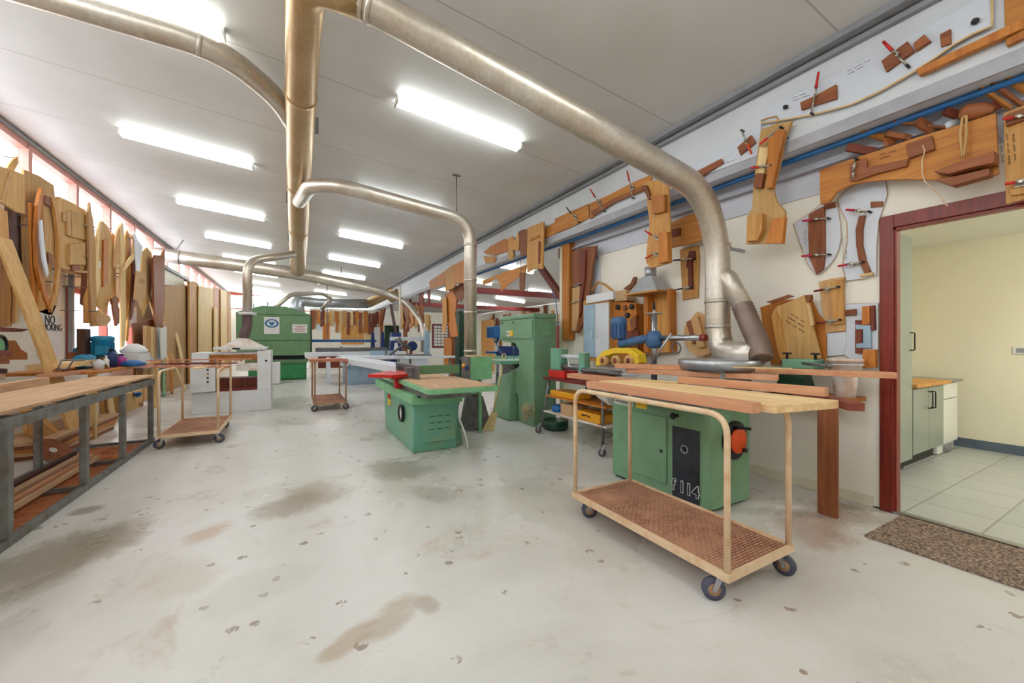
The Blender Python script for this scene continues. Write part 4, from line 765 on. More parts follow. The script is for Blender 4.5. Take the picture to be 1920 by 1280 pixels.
def jig(label, pts, v, mat, th=.022, side=-1, plane='x', cat='jig', name='wooden_jig', group=None, blocks=(), clamps=(), scrib=(), bevel=.003):
    o = slab(name, pts, plane, v, th, mat, side, None, bevel); tag(o, label, cat, group)
    if plane == 'x':
        tp = min(pts, key=lambda p: p[1]); cx = sum(p[0] for p in pts)/len(pts); q = P_('x', v, (tp[0]*.6+cx*.4, tp[1]+(max(p[1] for p in pts)-tp[1])*.12))
        wall = (-3.5 if side > 0 else (3.85 if q.z > 3.03 else WX)); back = v-side*th
        if .03 < abs(wall-back) < .75 and (side > 0 or q.y < 5.5 or q.z > 3.03): G().cyl((back, q.y, q.z), (wall, q.y, q.z), .008, n=8).obj('hanging_peg', 'steel_dull', o)
        elif side < 0 and q.z < 3.03 and q.y > 5.5: G().cyl((v+.01, q.y, q.z-.03), (v+.01, q.y, 3.04), .006, n=8).obj('hanging_wire', 'steel_dull', o)
        if mat == 'whiteboard' and v > 4: G().tube([P_('x', v+.006, p) for p in pts], .0045, 6, True).obj('edge_strip', 'tan', o)
    for b in blocks: slab(b[3] if len(b) > 3 else 'block', b[0], plane, v+side*b[1] if plane == 'x' else v-b[1], b[1], b[2], side, o, .002)
    for c in clamps: clamp(o, c[0], c[1], plane, v, side, c[2] if len(c) > 2 else 'red')
    for s in scrib: scribble(o, s[0], s[1], plane, v, side, s[2] if len(s) > 2 else 2, s[3] if len(s) > 3 else 6)
    return o
GRW = 'jigs hung on the right wall and eave beam'
def J(label, pts, v, mat, **k): return jig(label, pts, v, mat, group=GRW, **k)
# --- on the eave beam
o = J('long white curved template along the eave beam with two red clamps', [(1427, 231), (1427, 207), (1500, 172), (1600, 121), (1700, 70), (1800, 16), (1860, -17), (1860, 49), (1825, 63), (1790, 82), (1755, 107), (1717, 132), (1680, 154), (1644, 174), (1595, 196), (1535, 212), (1462, 226)], 3.82, 'whiteboard', th=.016,
  blocks=[([(1500, 192), (1530, 178), (1567, 158), (1568, 184), (1530, 196), (1502, 206)], .03, 'brown_y'), ([(1652, 114), (1701, 77), (1714, 95), (1661, 134)], .03, 'brown_y'), ([(1712, 81), (1733, 64), (1744, 76), (1716, 95)], .035, 'brown_y'), ([(1762, 64), (1782, 54), (1783, 81), (1764, 88)], .02, 'brown_y')],
  clamps=[((1535, 135), (1527, 181)), ((1656, 78), (1682, 104))], scrib=[((1588, 134), (1635, 110), 2, 5), ((1486, 184), (1508, 176), 2, 5)])
ed = [(1427, 231), (1462, 226), (1535, 212), (1595, 196), (1644, 174), (1680, 154), (1717, 132), (1755, 107), (1790, 82), (1825, 63), (1860, 49), (1860, -10)]
G().tube([PX(x, y, 3.815) for x, y in ed], .008, 8).obj('edge_strip', 'pine_y', o); G().tube([PX(x, y, 3.81) for x, y in ((1427, 226), (1440, 221), (1455, 218), (1461, 226), (1455, 231))], .007, 8).obj('loose_strip', 'tan', o)
for p in ((1475, 202), (1830, 42)): G().lathe(PX(*p, 3.82), (-1, 0, 0), [(.012, 0), (.02, .02), (.012, .04)], 10).obj('knob', 'black', o)
J('white curved template with brown stick, left of the tall ply jig', [(1268, 318), (1300, 306), (1340, 290), (1378, 262), (1427, 233), (1424, 290), (1380, 306), (1330, 325), (1275, 340)], 3.825, 'whiteboard', th=.014,
  blocks=[([(1300, 324), (1352, 297), (1356, 305), (1314, 332)], .025, 'brown_y'), ([(1382, 276), (1408, 253), (1417, 267), (1388, 291)], .02, 'brown_y')], clamps=[((1409, 288), (1398, 262), 'orange_paint')], scrib=[((1362, 305), (1386, 297), 1, 4)])
J('long golden timber batten fixed to the eave beam at the upper right', [(1717, 130), (1800, 90), (1920, 33), (1920, 52), (1830, 92), (1722, 141)], 3.78, 'orange', th=.05)
J('golden ply panel on the eave beam at the top right corner', [(1882, -10), (1925, -30), (1925, 42), (1884, 52)], 3.83, 'ply_y', th=.02)
J('short golden block under the batten at the upper right', [(1885, 74), (1920, 55), (1920, 70), (1887, 86)], 3.8, 'orange', th=.04)
J('tall ply jig with flared foot hanging from the eave beam', [(1426, 243), (1455, 232), (1485, 226), (1470, 262), (1464, 300), (1452, 345), (1450, 358), (1456, 378), (1472, 396), (1470, 430), (1467, 456), (1440, 456), (1399, 458), (1400, 425), (1401, 405), (1410, 390), (1412, 352), (1418, 300)], 3.76, 'tan', th=.03,
  blocks=[([(1401, 405), (1429, 400), (1429, 430), (1420, 450), (1399, 452)], .07, 'ply'), ([(1447, 410), (1471, 406), (1466, 456), (1435, 456)], .05, 'orange'), ([(1440, 262), (1460, 240), (1471, 244), (1447, 352), (1437, 352)], .05, 'orange'), ([(1424, 276), (1442, 276), (1432, 325), (1416, 325)], .03, 'pine'), ([(1414, 328), (1432, 325), (1427, 352), (1413, 352)], .05, 'brown')],
  clamps=[((1424, 271), (1447, 252)), ((1408, 315), (1430, 312))])
J('narrow ply jig hung from the beam below the silver duct', [(1203, 346), (1213, 340), (1234, 337), (1253, 348), (1256, 420), (1258, 492), (1220, 503), (1211, 492), (1214, 450), (1218, 417), (1213, 382), (1212, 362)], 3.7, 'ply', th=.025,
  blocks=[([(1220, 366), (1246, 364), (1246, 396), (1223, 401)], .05, 'orange'), ([(1234, 436), (1251, 434), (1253, 490), (1234, 493)], .06, 'orange'), ([(1203, 347), (1211, 347), (1220, 372), (1215, 374)], .04, 'brown')], clamps=[((1209, 432), (1228, 445)), ((1210, 484), (1228, 475))])
J('red-grained hardwood board behind the silver duct bend', [(1257, 417), (1290, 403), (1321, 394), (1326, 420), (1328, 448), (1290, 458), (1258, 465)], 4.0, 'ply_y', th=.02, blocks=[([(1258, 430), (1274, 427), (1274, 440), (1258, 443)], .03, 'redbrown')])
J('wavy golden ply strip on the beam with two red clamps', [(1106, 381), (1140, 366), (1180, 345), (1225, 325), (1216, 345), (1209, 357), (1185, 365), (1157, 376), (1135, 388), (1117, 400), (1107, 411)], 3.82, 'ply_y', blocks=[([(1107, 396), (1150, 372), (1205, 350), (1206, 356), (1150, 380), (1112, 405)], .02, 'brown_y')], clamps=[((1106, 354), (1121, 378)), ((1176, 320), (1182, 350))])
J('golden ply strip with black clamp, second along the beam', [(1040, 410), (1070, 396), (1103, 382), (1104, 408), (1082, 420), (1060, 430), (1040, 438)], 3.82, 'ply_y', clamps=[((1062, 389), (1075, 405), 'black')])
J('golden curved ply strip right of the tall rectangular ply jig', [(1019, 432), (1028, 424), (1040, 416), (1040, 438), (1030, 442), (1020, 446)], 3.82, 'ply_y')
J('tall rectangular ply jig hanging low from the beam', [(989, 427), (1019, 415), (1018, 460), (1017, 504), (1004, 503), (996, 506), (988, 511), (988, 470)], 3.72, 'ply', th=.03, blocks=[([(992, 447), (1010, 440), (1010, 444), (992, 452)], .02, 'orange'), ([(1009, 452), (1012, 452), (1011, 494), (1008, 494)], .02, 'brown')])
J('dark brown jig panel left of the tall rectangular ply jig', [(972, 434), (980, 430), (989, 430), (987, 479), (976, 480)], 3.8, 'brown')
J('small tan jig shaped like a hook on the beam', [(953, 447), (960, 443), (966, 450), (970, 436), (974, 440), (972, 470), (962, 468), (960, 488), (953, 484)], 3.8, 'ply')
J('five-sided golden ply panel on the beam right of the machine duct', [(906, 473), (920, 461), (945, 448), (961, 449), (958, 468), (927, 479), (912, 476)], 3.82, 'orange')
J('square tan ply panel under the five-sided panel', [(906, 480), (929, 481), (928, 492), (910, 493)], 3.81, 'ply')
J('small notched tan ply piece beside the hook shaped jig', [(951, 474), (960, 470), (963, 477), (958, 487), (952, 485)], 3.79, 'tan')
J('large golden ply panel just left of the machine duct', [(851, 497), (866, 488), (881, 480), (882, 520), (870, 531), (858, 530), (851, 535)], 3.82, 'orange')
J('golden ply panel second left of the machine duct', [(834, 507), (851, 495), (851, 539), (836, 547)], 3.82, 'ply')
J('golden ply panel with a stepped edge farther along the beam', [(804, 528), (818, 518), (834, 508), (834, 533), (820, 538), (807, 543)], 3.82, 'orange')
J('long red-brown ragged board hanging under the beam', [(905, 526), (945, 510), (987, 496), (985, 511), (965, 524), (950, 536), (939, 546), (937, 530), (929, 519), (918, 530), (905, 534)], 4.05, 'ply_y')
J('thin brown strip hanging under the beam', [(974, 511), (984, 511), (982, 545), (974, 545)], 4.0, 'brown')
J('dark red strip hanging from the beam, left one of a pair', [(783, 528), (793, 527), (794, 570), (785, 568)], 3.9, 'redbrown')
J('dark red pointed strip hanging from the beam, right one of a pair', [(800, 522), (806, 520), (806, 572), (802, 573)], 3.9, 'redbrown')
for k, (l, p, m) in enumerate([('orange jig with curved neck high on the post behind the duct', [(836, 552), (848, 545), (856, 560), (852, 590), (858, 630), (846, 632), (838, 600)], 'orange'), ('brown jig hooked on the beam beside the middle post', [(850, 538), (866, 536), (870, 556), (864, 566), (856, 560)], 'brown'), ('golden ply plank low on the middle post', [(832, 634), (846, 634), (846, 690), (832, 690)], 'orange'), ('narrow pale jig on the middle post', [(829, 560), (836, 556), (838, 600), (834, 625), (829, 622)], 'ply')]):
    J(l, p, 4.0-.02*k, m)
random.seed(11)
for k, x in enumerate((752, 762, 771, 780, 790)):
    J('brown hanging template %s under the far end of the eave beam' % ('nearest the doorway', 'with a narrow waist', 'with a split foot', 'beside the dark strips', 'closest to the middle post')[k], [(x-5, 575), (x, 570), (x+4, 574), (x+3, 592+k), (x+5, 605), (x+1, 618-k*2), (x-3, 616), (x-1, 600), (x-4, 588)], 3.95-.01*k, ['ply', 'brown', 'orange', 'ply', 'brown'][k])
# --- on the cream wall
J('large golden ply jig with curved lower edge above the kitchen doorway', [(1536, 319), (1590, 300), (1650, 281), (1707, 261), (1754, 247), (1810, 230), (1867, 211), (1870, 265), (1872, 326), (1855, 331), (1820, 339), (1785, 347), (1750, 337), (1700, 336), (1661, 337), (1620, 341), (1590, 348), (1567, 360), (1555, 380), (1538, 383)], 3.98, 'ply_y', th=.03,
  blocks=[([(1593, 307), (1625, 298), (1625, 314), (1703, 297), (1700, 311), (1640, 326), (1607, 338), (1593, 339)], .03, 'brown_y'), ([(1698, 270), (1747, 254), (1752, 279), (1703, 297)], .03, 'brown_y'), ([(1750, 321), (1800, 302), (1864, 282), (1864, 304), (1820, 314), (1778, 326)], .12, 'brown_y'), ([(1752, 337), (1800, 328), (1855, 315), (1855, 328), (1785, 348)], .09, 'brown_y')],
  clamps=[((1599, 333), (1602, 312), 'clamp_metal')], scrib=[((1650, 290), (1672, 284), 2, 6)])
tag(G().tube([PX(x, y, 3.93) for x, y in ((1805, 219), (1812, 218), (1812, 250), (1808, 290), (1803, 293), (1800, 250), (1805, 219))], .008, 6).obj('tape_loop', 'tan', None), 'tan tape loop hanging over the large ply jig above the doorway', 'tape')
tag(G().tube([PX(x, y, 3.95) for x, y in ((1730, 272), (1734, 282), (1729, 300), (1729, 325), (1735, 342), (1752, 355), (1762, 365), (1772, 382), (1778, 386))], .004, 6).obj('string', 'cream_tube', None), 'loose string hanging from the large ply jig toward the red door head', 'string')
J('narrow brown jig with red clamps at the right edge over the doorway', [(1881, 212), (1925, 195), (1925, 372), (1886, 382), (1884, 300)], 3.98, 'ply', th=.03, blocks=[([(1884, 216), (1925, 200), (1925, 222), (1886, 236)], .03, 'brown'), ([(1893, 356), (1925, 348), (1925, 362), (1896, 366)], .02, 'ply')], clamps=[((1880, 223), (1912, 218)), ((1884, 345), (1914, 340))], scrib=[((1888, 250), (1892, 300), 2, 5), ((1900, 250), (1903, 290), 1, 5)])
J('white rounded template with a long brown wood piece and two magenta clamp grips', [(1488, 420), (1512, 404), (1540, 383), (1568, 379), (1574, 410), (1577, 442), (1572, 468), (1562, 488), (1545, 507), (1530, 515), (1515, 495), (1500, 455)], 4.11, 'whiteboard', th=.014,
  blocks=[([(1516, 402), (1530, 393), (1545, 386), (1546, 430), (1546, 475), (1543, 504), (1530, 514), (1517, 482), (1515, 440)], .03, 'brown'), ([(1545, 383), (1565, 378), (1566, 388), (1546, 392)], .02, 'brown')], clamps=[((1504, 414), (1532, 411), 'pink_red'), ((1503, 480), (1532, 478), 'pink_red')], scrib=[((1509, 428), (1510, 460), 1, 4)])
J('white template with a curved drilled brown bar left of the red door frame', [(1571, 375), (1585, 358), (1605, 346), (1630, 341), (1660, 337), (1663, 366), (1655, 390), (1647, 415), (1643, 460), (1643, 515), (1620, 522), (1587, 526), (1580, 500), (1590, 450), (1588, 415), (1577, 392)], 4.118, 'whiteboard', th=.014,
  blocks=[([(1610, 405), (1622, 403), (1617, 430), (1617, 460), (1624, 490), (1633, 511), (1621, 513), (1610, 490), (1605, 460), (1604, 430)], .025, 'brown'), ([(1632, 378), (1655, 377), (1655, 387), (1632, 389)], .015, 'brown'), ([(1612, 514), (1636, 510), (1636, 515), (1612, 519)], .03, 'pine')], clamps=[((1586, 393), (1611, 395), 'pink_red'), ((1571, 499), (1598, 494), 'pink_red')], scrib=[((1586, 440), (1587, 492), 2, 4)])
J('brown slatted jig with two thin clamps above the white block panel', [(1535, 528), (1560, 522), (1583, 519), (1582, 550), (1584, 590), (1585, 620), (1547, 624), (1541, 575)], 4.1, 'mdf', th=.02, blocks=[([(1555, 528), (1580, 523), (1582, 585), (1582, 606), (1563, 610), (1558, 560)], .02, 'ply')], clamps=[((1526, 546), (1552, 541), 'redbrown'), ((1531, 606), (1556, 602), 'redbrown')])
J('white panel with orange and red-brown blocks beside the red door frame', [(1580, 571), (1612, 569), (1646, 567), (1646, 692), (1622, 691), (1600, 680), (1580, 662), (1586, 635), (1583, 600)], 4.118, 'whiteboard', th=.014,
  blocks=[([(1583, 581), (1605, 579), (1605, 591), (1583, 592)], .02, 'brown'), ([(1616, 574), (1630, 573), (1630, 608), (1616, 609)], .04, 'orange'), ([(1630, 573), (1639, 572), (1641, 618), (1634, 620)], .03, 'redbrown'), ([(1603, 600), (1616, 600), (1616, 662), (1603, 662)], .02, 'redbrown'), ([(1604, 608), (1632, 610), (1633, 652), (1605, 652), (1605, 644), (1618, 643), (1618, 617), (1604, 617)], .03, 'light_blue'), ([(1617, 655), (1641, 655), (1641, 689), (1617, 690)], .05, 'orange')])
J('curved white template under the brown slatted jig', [(1549, 624), (1585, 622), (1587, 640), (1582, 665), (1552, 668), (1549, 645)], 4.115, 'whiteboard', th=.012)
o = J('large orange ply panel leaning behind the yellow handwritten board', [(1425, 576), (1470, 562), (1520, 558), (1534, 588), (1545, 600), (1549, 640), (1548, 680), (1446, 684), (1434, 640)], 4.09, 'orange', th=.02)
J('thick yellow board with handwriting leaning between the hose and the white panel', [(1448, 586), (1455, 575), (1508, 553), (1516, 580), (1522, 610), (1538, 672), (1466, 676), (1455, 630)], 4.0, 'tan', th=.04,
  blocks=[([(1446, 592), (1454, 583), (1462, 600), (1474, 674), (1463, 676), (1452, 630)], .03, 'ply'), ([(1508, 553), (1520, 552), (1521, 561), (1515, 566)], .04, 'brown'), ([(1512, 568), (1517, 568), (1525, 608), (1519, 612)], .03, 'pine'), ([(1436, 566), (1478, 552), (1487, 555), (1446, 569)], .03, 'brown')], scrib=[((1482, 588), (1512, 606), 3, 7)])
J('narrow tan jig with dark blocks and clamps left of the vertical duct', [(1274, 468), (1290, 463), (1308, 460), (1311, 480), (1309, 520), (1308, 557), (1280, 562), (1277, 515)], 4.11, 'ply', th=.02, blocks=[([(1292, 470), (1302, 470), (1302, 486), (1297, 488), (1298, 541), (1290, 541), (1290, 505), (1286, 500), (1288, 486)], .03, 'redbrown')], clamps=[((1262, 488), (1284, 486), 'black'), ((1268, 543), (1284, 540), 'black')])
J('rounded MDF jig with straps leaning under the vertical duct', [(1283, 612), (1300, 592), (1306, 584), (1322, 590), (1332, 606), (1334, 640), (1330, 664), (1306, 668), (1290, 655), (1281, 635)], 4.02, 'mdf', th=.03, blocks=[([(1286, 604), (1308, 592), (1316, 625), (1320, 650), (1308, 652), (1296, 622)], .04, 'mdf'), ([(1286, 604), (1294, 600), (1304, 640), (1298, 645)], .05, 'brown')])
J('tall brown jig with clamps beside the timber packer on the column', [(1072, 473), (1090, 464), (1119, 460), (1110, 500), (1106, 540), (1098, 598), (1084, 624), (1071, 624), (1074, 560)], 3.98, 'brown', th=.03, blocks=[([(1085, 470), (1098, 468), (1096, 520), (1088, 590), (1082, 600), (1086, 520)], .03, 'redbrown'), ([(1073, 540), (1087, 536), (1085, 590), (1080, 620), (1072, 620)], .04, 'mdf')], clamps=[((1090, 530), (1079, 535), 'clamp_metal'), ((1070, 568), (1082, 565), 'clamp_metal')])
J('white narrow batten board beside the tall brown jig', [(1112, 466), (1124, 462), (1126, 550), (1114, 552)], 4.12, 'whiteboard', th=.014)
J('bent brown wooden piece hanging over the grey wall cabinet', [(1168, 541), (1182, 531), (1187, 519), (1192, 519), (1190, 532), (1178, 545)], 4.05, 'brown', th=.03)
# shelf rack with hopper
t = J('open orange box frame standing under the galvanised hopper', [(1207, 548), (1214, 546), (1251, 540), (1256, 600), (1257, 660), (1207, 664)], 4.04, 'ply', th=.03, blocks=[([(1207, 548), (1214, 546), (1215, 660), (1207, 662)], .12, 'orange'), ([(1250, 541), (1255, 541), (1257, 660), (1252, 661)], .12, 'orange')])
t = thing('sheet_metal_hopper', 'galvanised funnel hopper on a wooden flange on the cream wall', 'hopper', (3.95, 3.55, 1.9))
c = PX(1221, 520, 3.98); a, b = PX(1195, 552, 3.98), PX(1248, 545, 3.98); zb = (a.z+b.z)/2; ym = (a.y+b.y)/2; hw = abs(a.y-b.y)/2
G().hull([(3.82, ym-hw, zb), (4.1, ym-hw, zb), (4.1, ym+hw, zb), (3.82, ym+hw, zb)], [(3.9, c.y-.08, zb+.2), (4.04, c.y-.08, zb+.2), (4.04, c.y+.08, zb+.2), (3.9, c.y+.08, zb+.2)]).obj('funnel', 'galv_cool', t); G().cyl((3.97, c.y, zb+.19), (3.97, c.y, zb+.32), .07).obj('spigot', 'galv_cool', t); G().box(3.78, 4.12, ym-hw-.04, ym+hw+.04, zb-.02, zb).obj('flange', 'ply', t)
# grey wall cabinet with knobs board
t = thing('wall_cabinet', 'pale grey two-door cabinet standing behind the tool stand', 'cabinet', (4.0, 4.55, 1.1)); a, b, c = PX(1096, 668, 3.9), PX(1117, 660, 3.9), PX(1143, 660, 3.9)
box('carcass', 'ply', 3.9, 4.13, c.y, a.y+.03, 1.06, 1.98, t, .003)
for k, (y0, y1) in enumerate(((b.y+.004, a.y), (c.y, b.y-.004))):
    d = box('cabinet_door', 'light_blue' if k == 0 else 'machine_grey', 3.88, 3.9, y0, y1, 1.12, 1.9, t, .003); G().tube(fillet([(3.88, b.y+(.05 if k == 0 else -.05), 1.4), (3.855, b.y+(.05 if k == 0 else -.05), 1.41), (3.855, b.y+(.05 if k == 0 else -.05), 1.5), (3.88, b.y+(.05 if k == 0 else -.05), 1.51)], .01), .006).obj('handle', 'white_gloss', d)
o = J('orange board with dark round knobs right of the pale grey cabinet', [(1143, 568), (1160, 563), (1192, 569), (1194, 600), (1197, 678), (1143, 682)], 3.97, 'orange', th=.14, blocks=[([(1180, 600), (1193, 590), (1192, 615), (1184, 622)], .05, 'brown'), ([(1176, 620), (1196, 618), (1198, 680), (1178, 680)], .03, 'redbrown')])
for p in ((1160, 576), (1186, 575), (1178, 591), (1173, 577)): G().lathe(PX(*p, 3.97), (-1, 0, 0), [(.035, 0), (.035, .03), (.015, .035)], 14).obj('round_knob', 'black' if p[0] != 1173 else 'brown', o)
t = thing('spare_light_fitting', 'white spare light fitting lying on top of the pale grey cabinet', 'light fitting', (3.95, 4.5, 2.0)); a, b = PX(1102, 562, 3.9), PX(1153, 553, 3.9); G().plank(a, b, .12, .07, (0, 0, 1)).obj('housing', 'white_paint', t, .01)
tag(G().prism([PX(1150, 546, 3.92), PX(1174, 543, 3.92), PX(1175, 563, 3.92), PX(1152, 565, 3.92)], (.15, 0, 0)).obj('cardboard_box', 'cardboard', None, .004), 'open cardboard box on top of the orange knob board', 'box')
tag(G().tube([PX(x, y, 3.96) for x, y in ((1110, 545), (1122, 528), (1135, 534), (1150, 546))], .018, 6).obj('bent_frame', 'ply', None), 'bent tan wooden frame lying over the spare light fitting', 'frame')
# offcuts lying on the rail above the doorway
RG = 'offcuts resting on the rail above the doorway'
for l, a, b, w, m in [('dark red offcut bundle at the left end of the rail over the doorway', (1588, 276), (1642, 285), .06, 'redbrown'), ('tan offcut slanting left of the ply jig top edge', (1617, 244), (1660, 260), .045, 'ply_y'), ('short brown block on the rail over the left end of the ply jig', (1660, 268), (1678, 262), .06, 'brown_y'), ('brown offcut slanting over the middle of the ply jig', (1661, 251), (1707, 259), .04, 'brown_y'), ('thin long brown stick lying over the ply jig', (1676, 229), (1775, 240), .018, 'brown_y'), ('dark offcut with pointed end over the ply jig', (1718, 226), (1750, 246), .06, 'brown_y'), ('small white offcut over the ply jig', (1777, 234), (1797, 228), .04, 'whiteboard'), ('red-brown offcut left of the round wooden block', (1771, 208), (1806, 220), .05, 'redbrown'), ('thick brown offcut at the right end of the ply jig', (1845, 208), (1872, 196), .06, 'redbrown'), ('first long thin stick left of the corner sticks', (1832, 160), (1896, 204), .02, 'ply_y'), ('second long thin stick in the corner above the doorway', (1856, 153), (1920, 200), .02, 'brown_y'), ('third thin stick nearest the right edge of the view', (1884, 141), (1925, 172), .026, 'ply_y')]:
    a, b = PX(*a, 3.98), PX(*b, 4.06); tag(G().plank(a, b, w, .03, (0, 0, 1)).obj('timber_offcut', m, None, .003), l, 'offcut', RG)
tag(G().lathe(PX(1800, 212, 4.0), (0, -1, -.35), [(.03, 0), (.055, .03), (.055, .1), (.02, .16)], 8).obj('timber_offcut', 'brown_y'), 'round shaped wooden block sitting on top of the ply jig', 'offcut', RG)
# ================================================================== LEFT SIDE
t = thing('steel_bench', 'long grey angle-steel bench frame with dusty board top', 'bench', (-1.95, 4.8, 0)); YB0, YB1 = 2.2, 7.0
G().box(-1.66, -1.62, YB0, YB1, .77, .85).obj('front_rail', 'angle_grey', t, .003); G().box(-2.3, -2.26, YB0, YB1, .77, .85).obj('back_rail', 'angle_grey', t, .003)
G().box(-1.66, -1.62, YB0, YB1, 0, .06).obj('front_sill', 'angle_grey', t, .003); G().box(-2.3, -2.26, YB0, YB1, 0, .06).obj('back_sill', 'angle_grey', t, .003)
for y in (2.4, 3.87, 4.99, 5.91, 6.9):
    box('leg', 'angle_grey', -1.665, -1.615, y-.03, y+.03, .06, .77, t, .003); box('leg', 'angle_grey', -2.305, -2.255, y-.03, y+.03, .06, .77, t, .003)
    G().box(-2.26, -1.66, y+.1, y+.14, .8, .85).obj('cross_bar', 'angle_grey', t); G().box(-2.26, -1.66, y-.02, y+.02, .02, .055).obj('cross_bar', 'angle_grey', t)
for k, (y0, y1) in enumerate(((2.2, 4.42), (4.45, 5.62), (5.65, 7.05))):
    G().box(-2.22, -1.63, y0, y1, .875, .9).box(-2.15, -1.7, y0+.05, y0+.09, .85, .875).box(-2.15, -1.7, y1-.09, y1-.05, .85, .875).obj('top_board', 'dust_y', t, .003)
for p, l, m, w in (((-2.26, 2.2, .902), 'dusty pink timber lying along the back of the grey bench', 'dust_y', 4.3),):
    tag(box('timber_board', m, -2.33, -2.27, 2.2, 6.1, .86, .97, None, .004), l, 'timber')
tag(box('timber_board', 'jarrah', -2.4, -2.34, 2.6, 5.0, .86, .93, None, .004), 'dark timber behind the dusty pink timber on the grey bench', 'timber')
LG = 'timber stored in the bottom of the grey bench'
for k, (x, m, w, l) in enumerate(((-2.18, 'dark_wood', .05, 'dark timber length at the back of the bench bottom'), (-2.08, 'dust_y', .07, 'wide dusty timber length in the bench bottom'), (-1.96, 'pink_y', .04, 'thin pink timber length in the bench bottom'), (-1.88, 'dust_y', .035, 'thin pale timber length nearest the aisle in the bench bottom'))):
    tag(box('timber_length', m, x, x+w, 2.2, 6.3-.1*k, .061, .1, None, .003), l, 'timber', LG)
g = G(); random.seed(7)
for i in range(26):
    x, y = random.uniform(-2.25, -1.72), random.uniform(2.3, 6.8); g.lathe((x, y, .001), (0, 0, 1), [(random.uniform(.08, .2), 0), (.03, random.uniform(.02, .045))], 9)
tag(g.box(-2.25, -1.67, 2.3, 6.9, .001, .012).obj('sawdust', 'sawdust', None), 'brown sawdust heap under the grey bench', 'sawdust', None, 'stuff')
# boards on the left trolley and small trolley
TG = 'dark red boards on the trolley beside the bench'
for k, (a, b, z, w, h, m, l) in enumerate((((262, 689), (424, 689), .98, .1, .02, 'pink_x', 'lowest pink board sticking out left over the trolley'), ((290, 684), (440, 682), 1.0, .12, .02, 'jarrah', 'dark red board in the middle of the trolley pile'), ((316, 682), (400, 681), 1.02, .1, .015, 'redbrown', 'short dark board on the trolley pile beside the bench'), ((275, 677), (447, 674), 1.035, .1, .018, 'pink_x', 'topmost long pink board on the trolley pile beside the bench'))):
    a, b = PZ(*a, z), PZ(*b, z); d = (b-a).normalized(); s_ = Vector((-d.y, d.x, 0)); tag(G().prism([a, b, b+s_*w, a+s_*w], (0, 0, h)).obj('timber_board', m, None, .002), l, 'timber', TG)
tag(box('timber_board', 'pine_y', -1.2, -1.05, 6.7, 7.75, .98, .995, None, .002), 'pale board lying across under the dark red boards on the trolley', 'timber', TG)
tag(box('timber_board', 'pink_x', .3, .98, 8.4, 9.7, .955, .975, None, .003), 'wide board forming the top of the small rusty trolley', 'timber')
tag(box('timber_board', 'pink_x', .28, 1.0, 8.5, 8.68, .977, 1.0, None, .003), 'narrow pink board on top of the small rusty trolley', 'timber')
# back bench under the left window
t = thing('back_bench', 'wooden bench along the left wall under the window', 'bench', (-2.75, 9.2, 0))
box('bench_top', 'ply_y', -3.3, -2.35, 7.5, 10.6, .9, .94, t, .004)
for y in (7.6, 10.5): box('leg', 'pine', -2.45, -2.38, y-.04, y+.04, 0, .9, t)
def motor(label, c, r, h, ax, cat='motor', m='motor_blue'):
    t = thing('electric_motor', label, cat, c); c = Vector(c); ax = Vector(ax)
    G().lathe(c, ax, [(r*.8, 0), (r, h*.08), (r, h*.75), (r*1.08, h*.78), (r*1.08, h*.95), (r*.7, h)], 22).obj('casing', m, t); u = Vector((0, 0, 1)) if abs(ax.z) < .5 else Vector((1, 0, 0)); w = ax.cross(u)
    g = G(); [g.plank(c+(u*math.cos(a)+w*math.sin(a))*r+ax*h*.12, c+(u*math.cos(a)+w*math.sin(a))*r+ax*h*.72, .006, .02, (u*math.sin(a)-w*math.cos(a))) for a in [i*math.pi/8 for i in range(16)]]; g.obj('cooling_fins', m, t); return t
v = PX(193, 665, -2.7); z9 = .941
t = motor('big blue electric motor standing upright on the back bench', (v.x, v.y, z9+.14), .13, .36, (0, 0, 1)); G().box(v.x-.12, v.x+.12, v.y-.12, v.y+.12, z9, z9+.14).obj('foot', 'motor_blue', t); G().box(v.x-.02, v.x+.1, v.y-.24, v.y-.1, z9+.2, z9+.34).obj('terminal_box', 'motor_blue', t)
v2 = PX(158, 665, -2.7); motor('blue electric motor lying on its side left of the upright motor', (v2.x, v2.y-.14, z9+.11), .1, .28, (0, 1, 0))
v3 = PX(145, 640, -3.0); motor('small blue motor at the back against the bright window', (v3.x, v3.y, z9+.25), .06, .14, (0, 1, 0)); tag(box('timber_stand', 'brown', v3.x-.08, v3.x+.08, v3.y-.1, v3.y+.2, z9, z9+.24), 'brown block carrying the small blue motor', 'block')
v = PX(157, 640, -2.9); tag(box('wooden_block', 'dark_wood', v.x-.05, v.x+.05, v.y-.09, v.y+.09, z9, 1.55), 'dark upright block between the blue motors on the back bench', 'block')
def bot(label, p, x, r, h, m, cap, cat='bottle', name='bottle'):
    v = PX(*p, x); t = thing(name, label, cat, (v.x, v.y, z9)); G().lathe((v.x, v.y, z9), (0, 0, 1), [(r, 0), (r, h*.65), (r*.4, h*.8), (r*.35, h*.9)], 16).obj('bottle_body', m, t); G().lathe((v.x, v.y, z9+h*.88), (0, 0, 1), [(r*.45, 0), (r*.45, h*.12)], 12).obj('cap', cap, t)
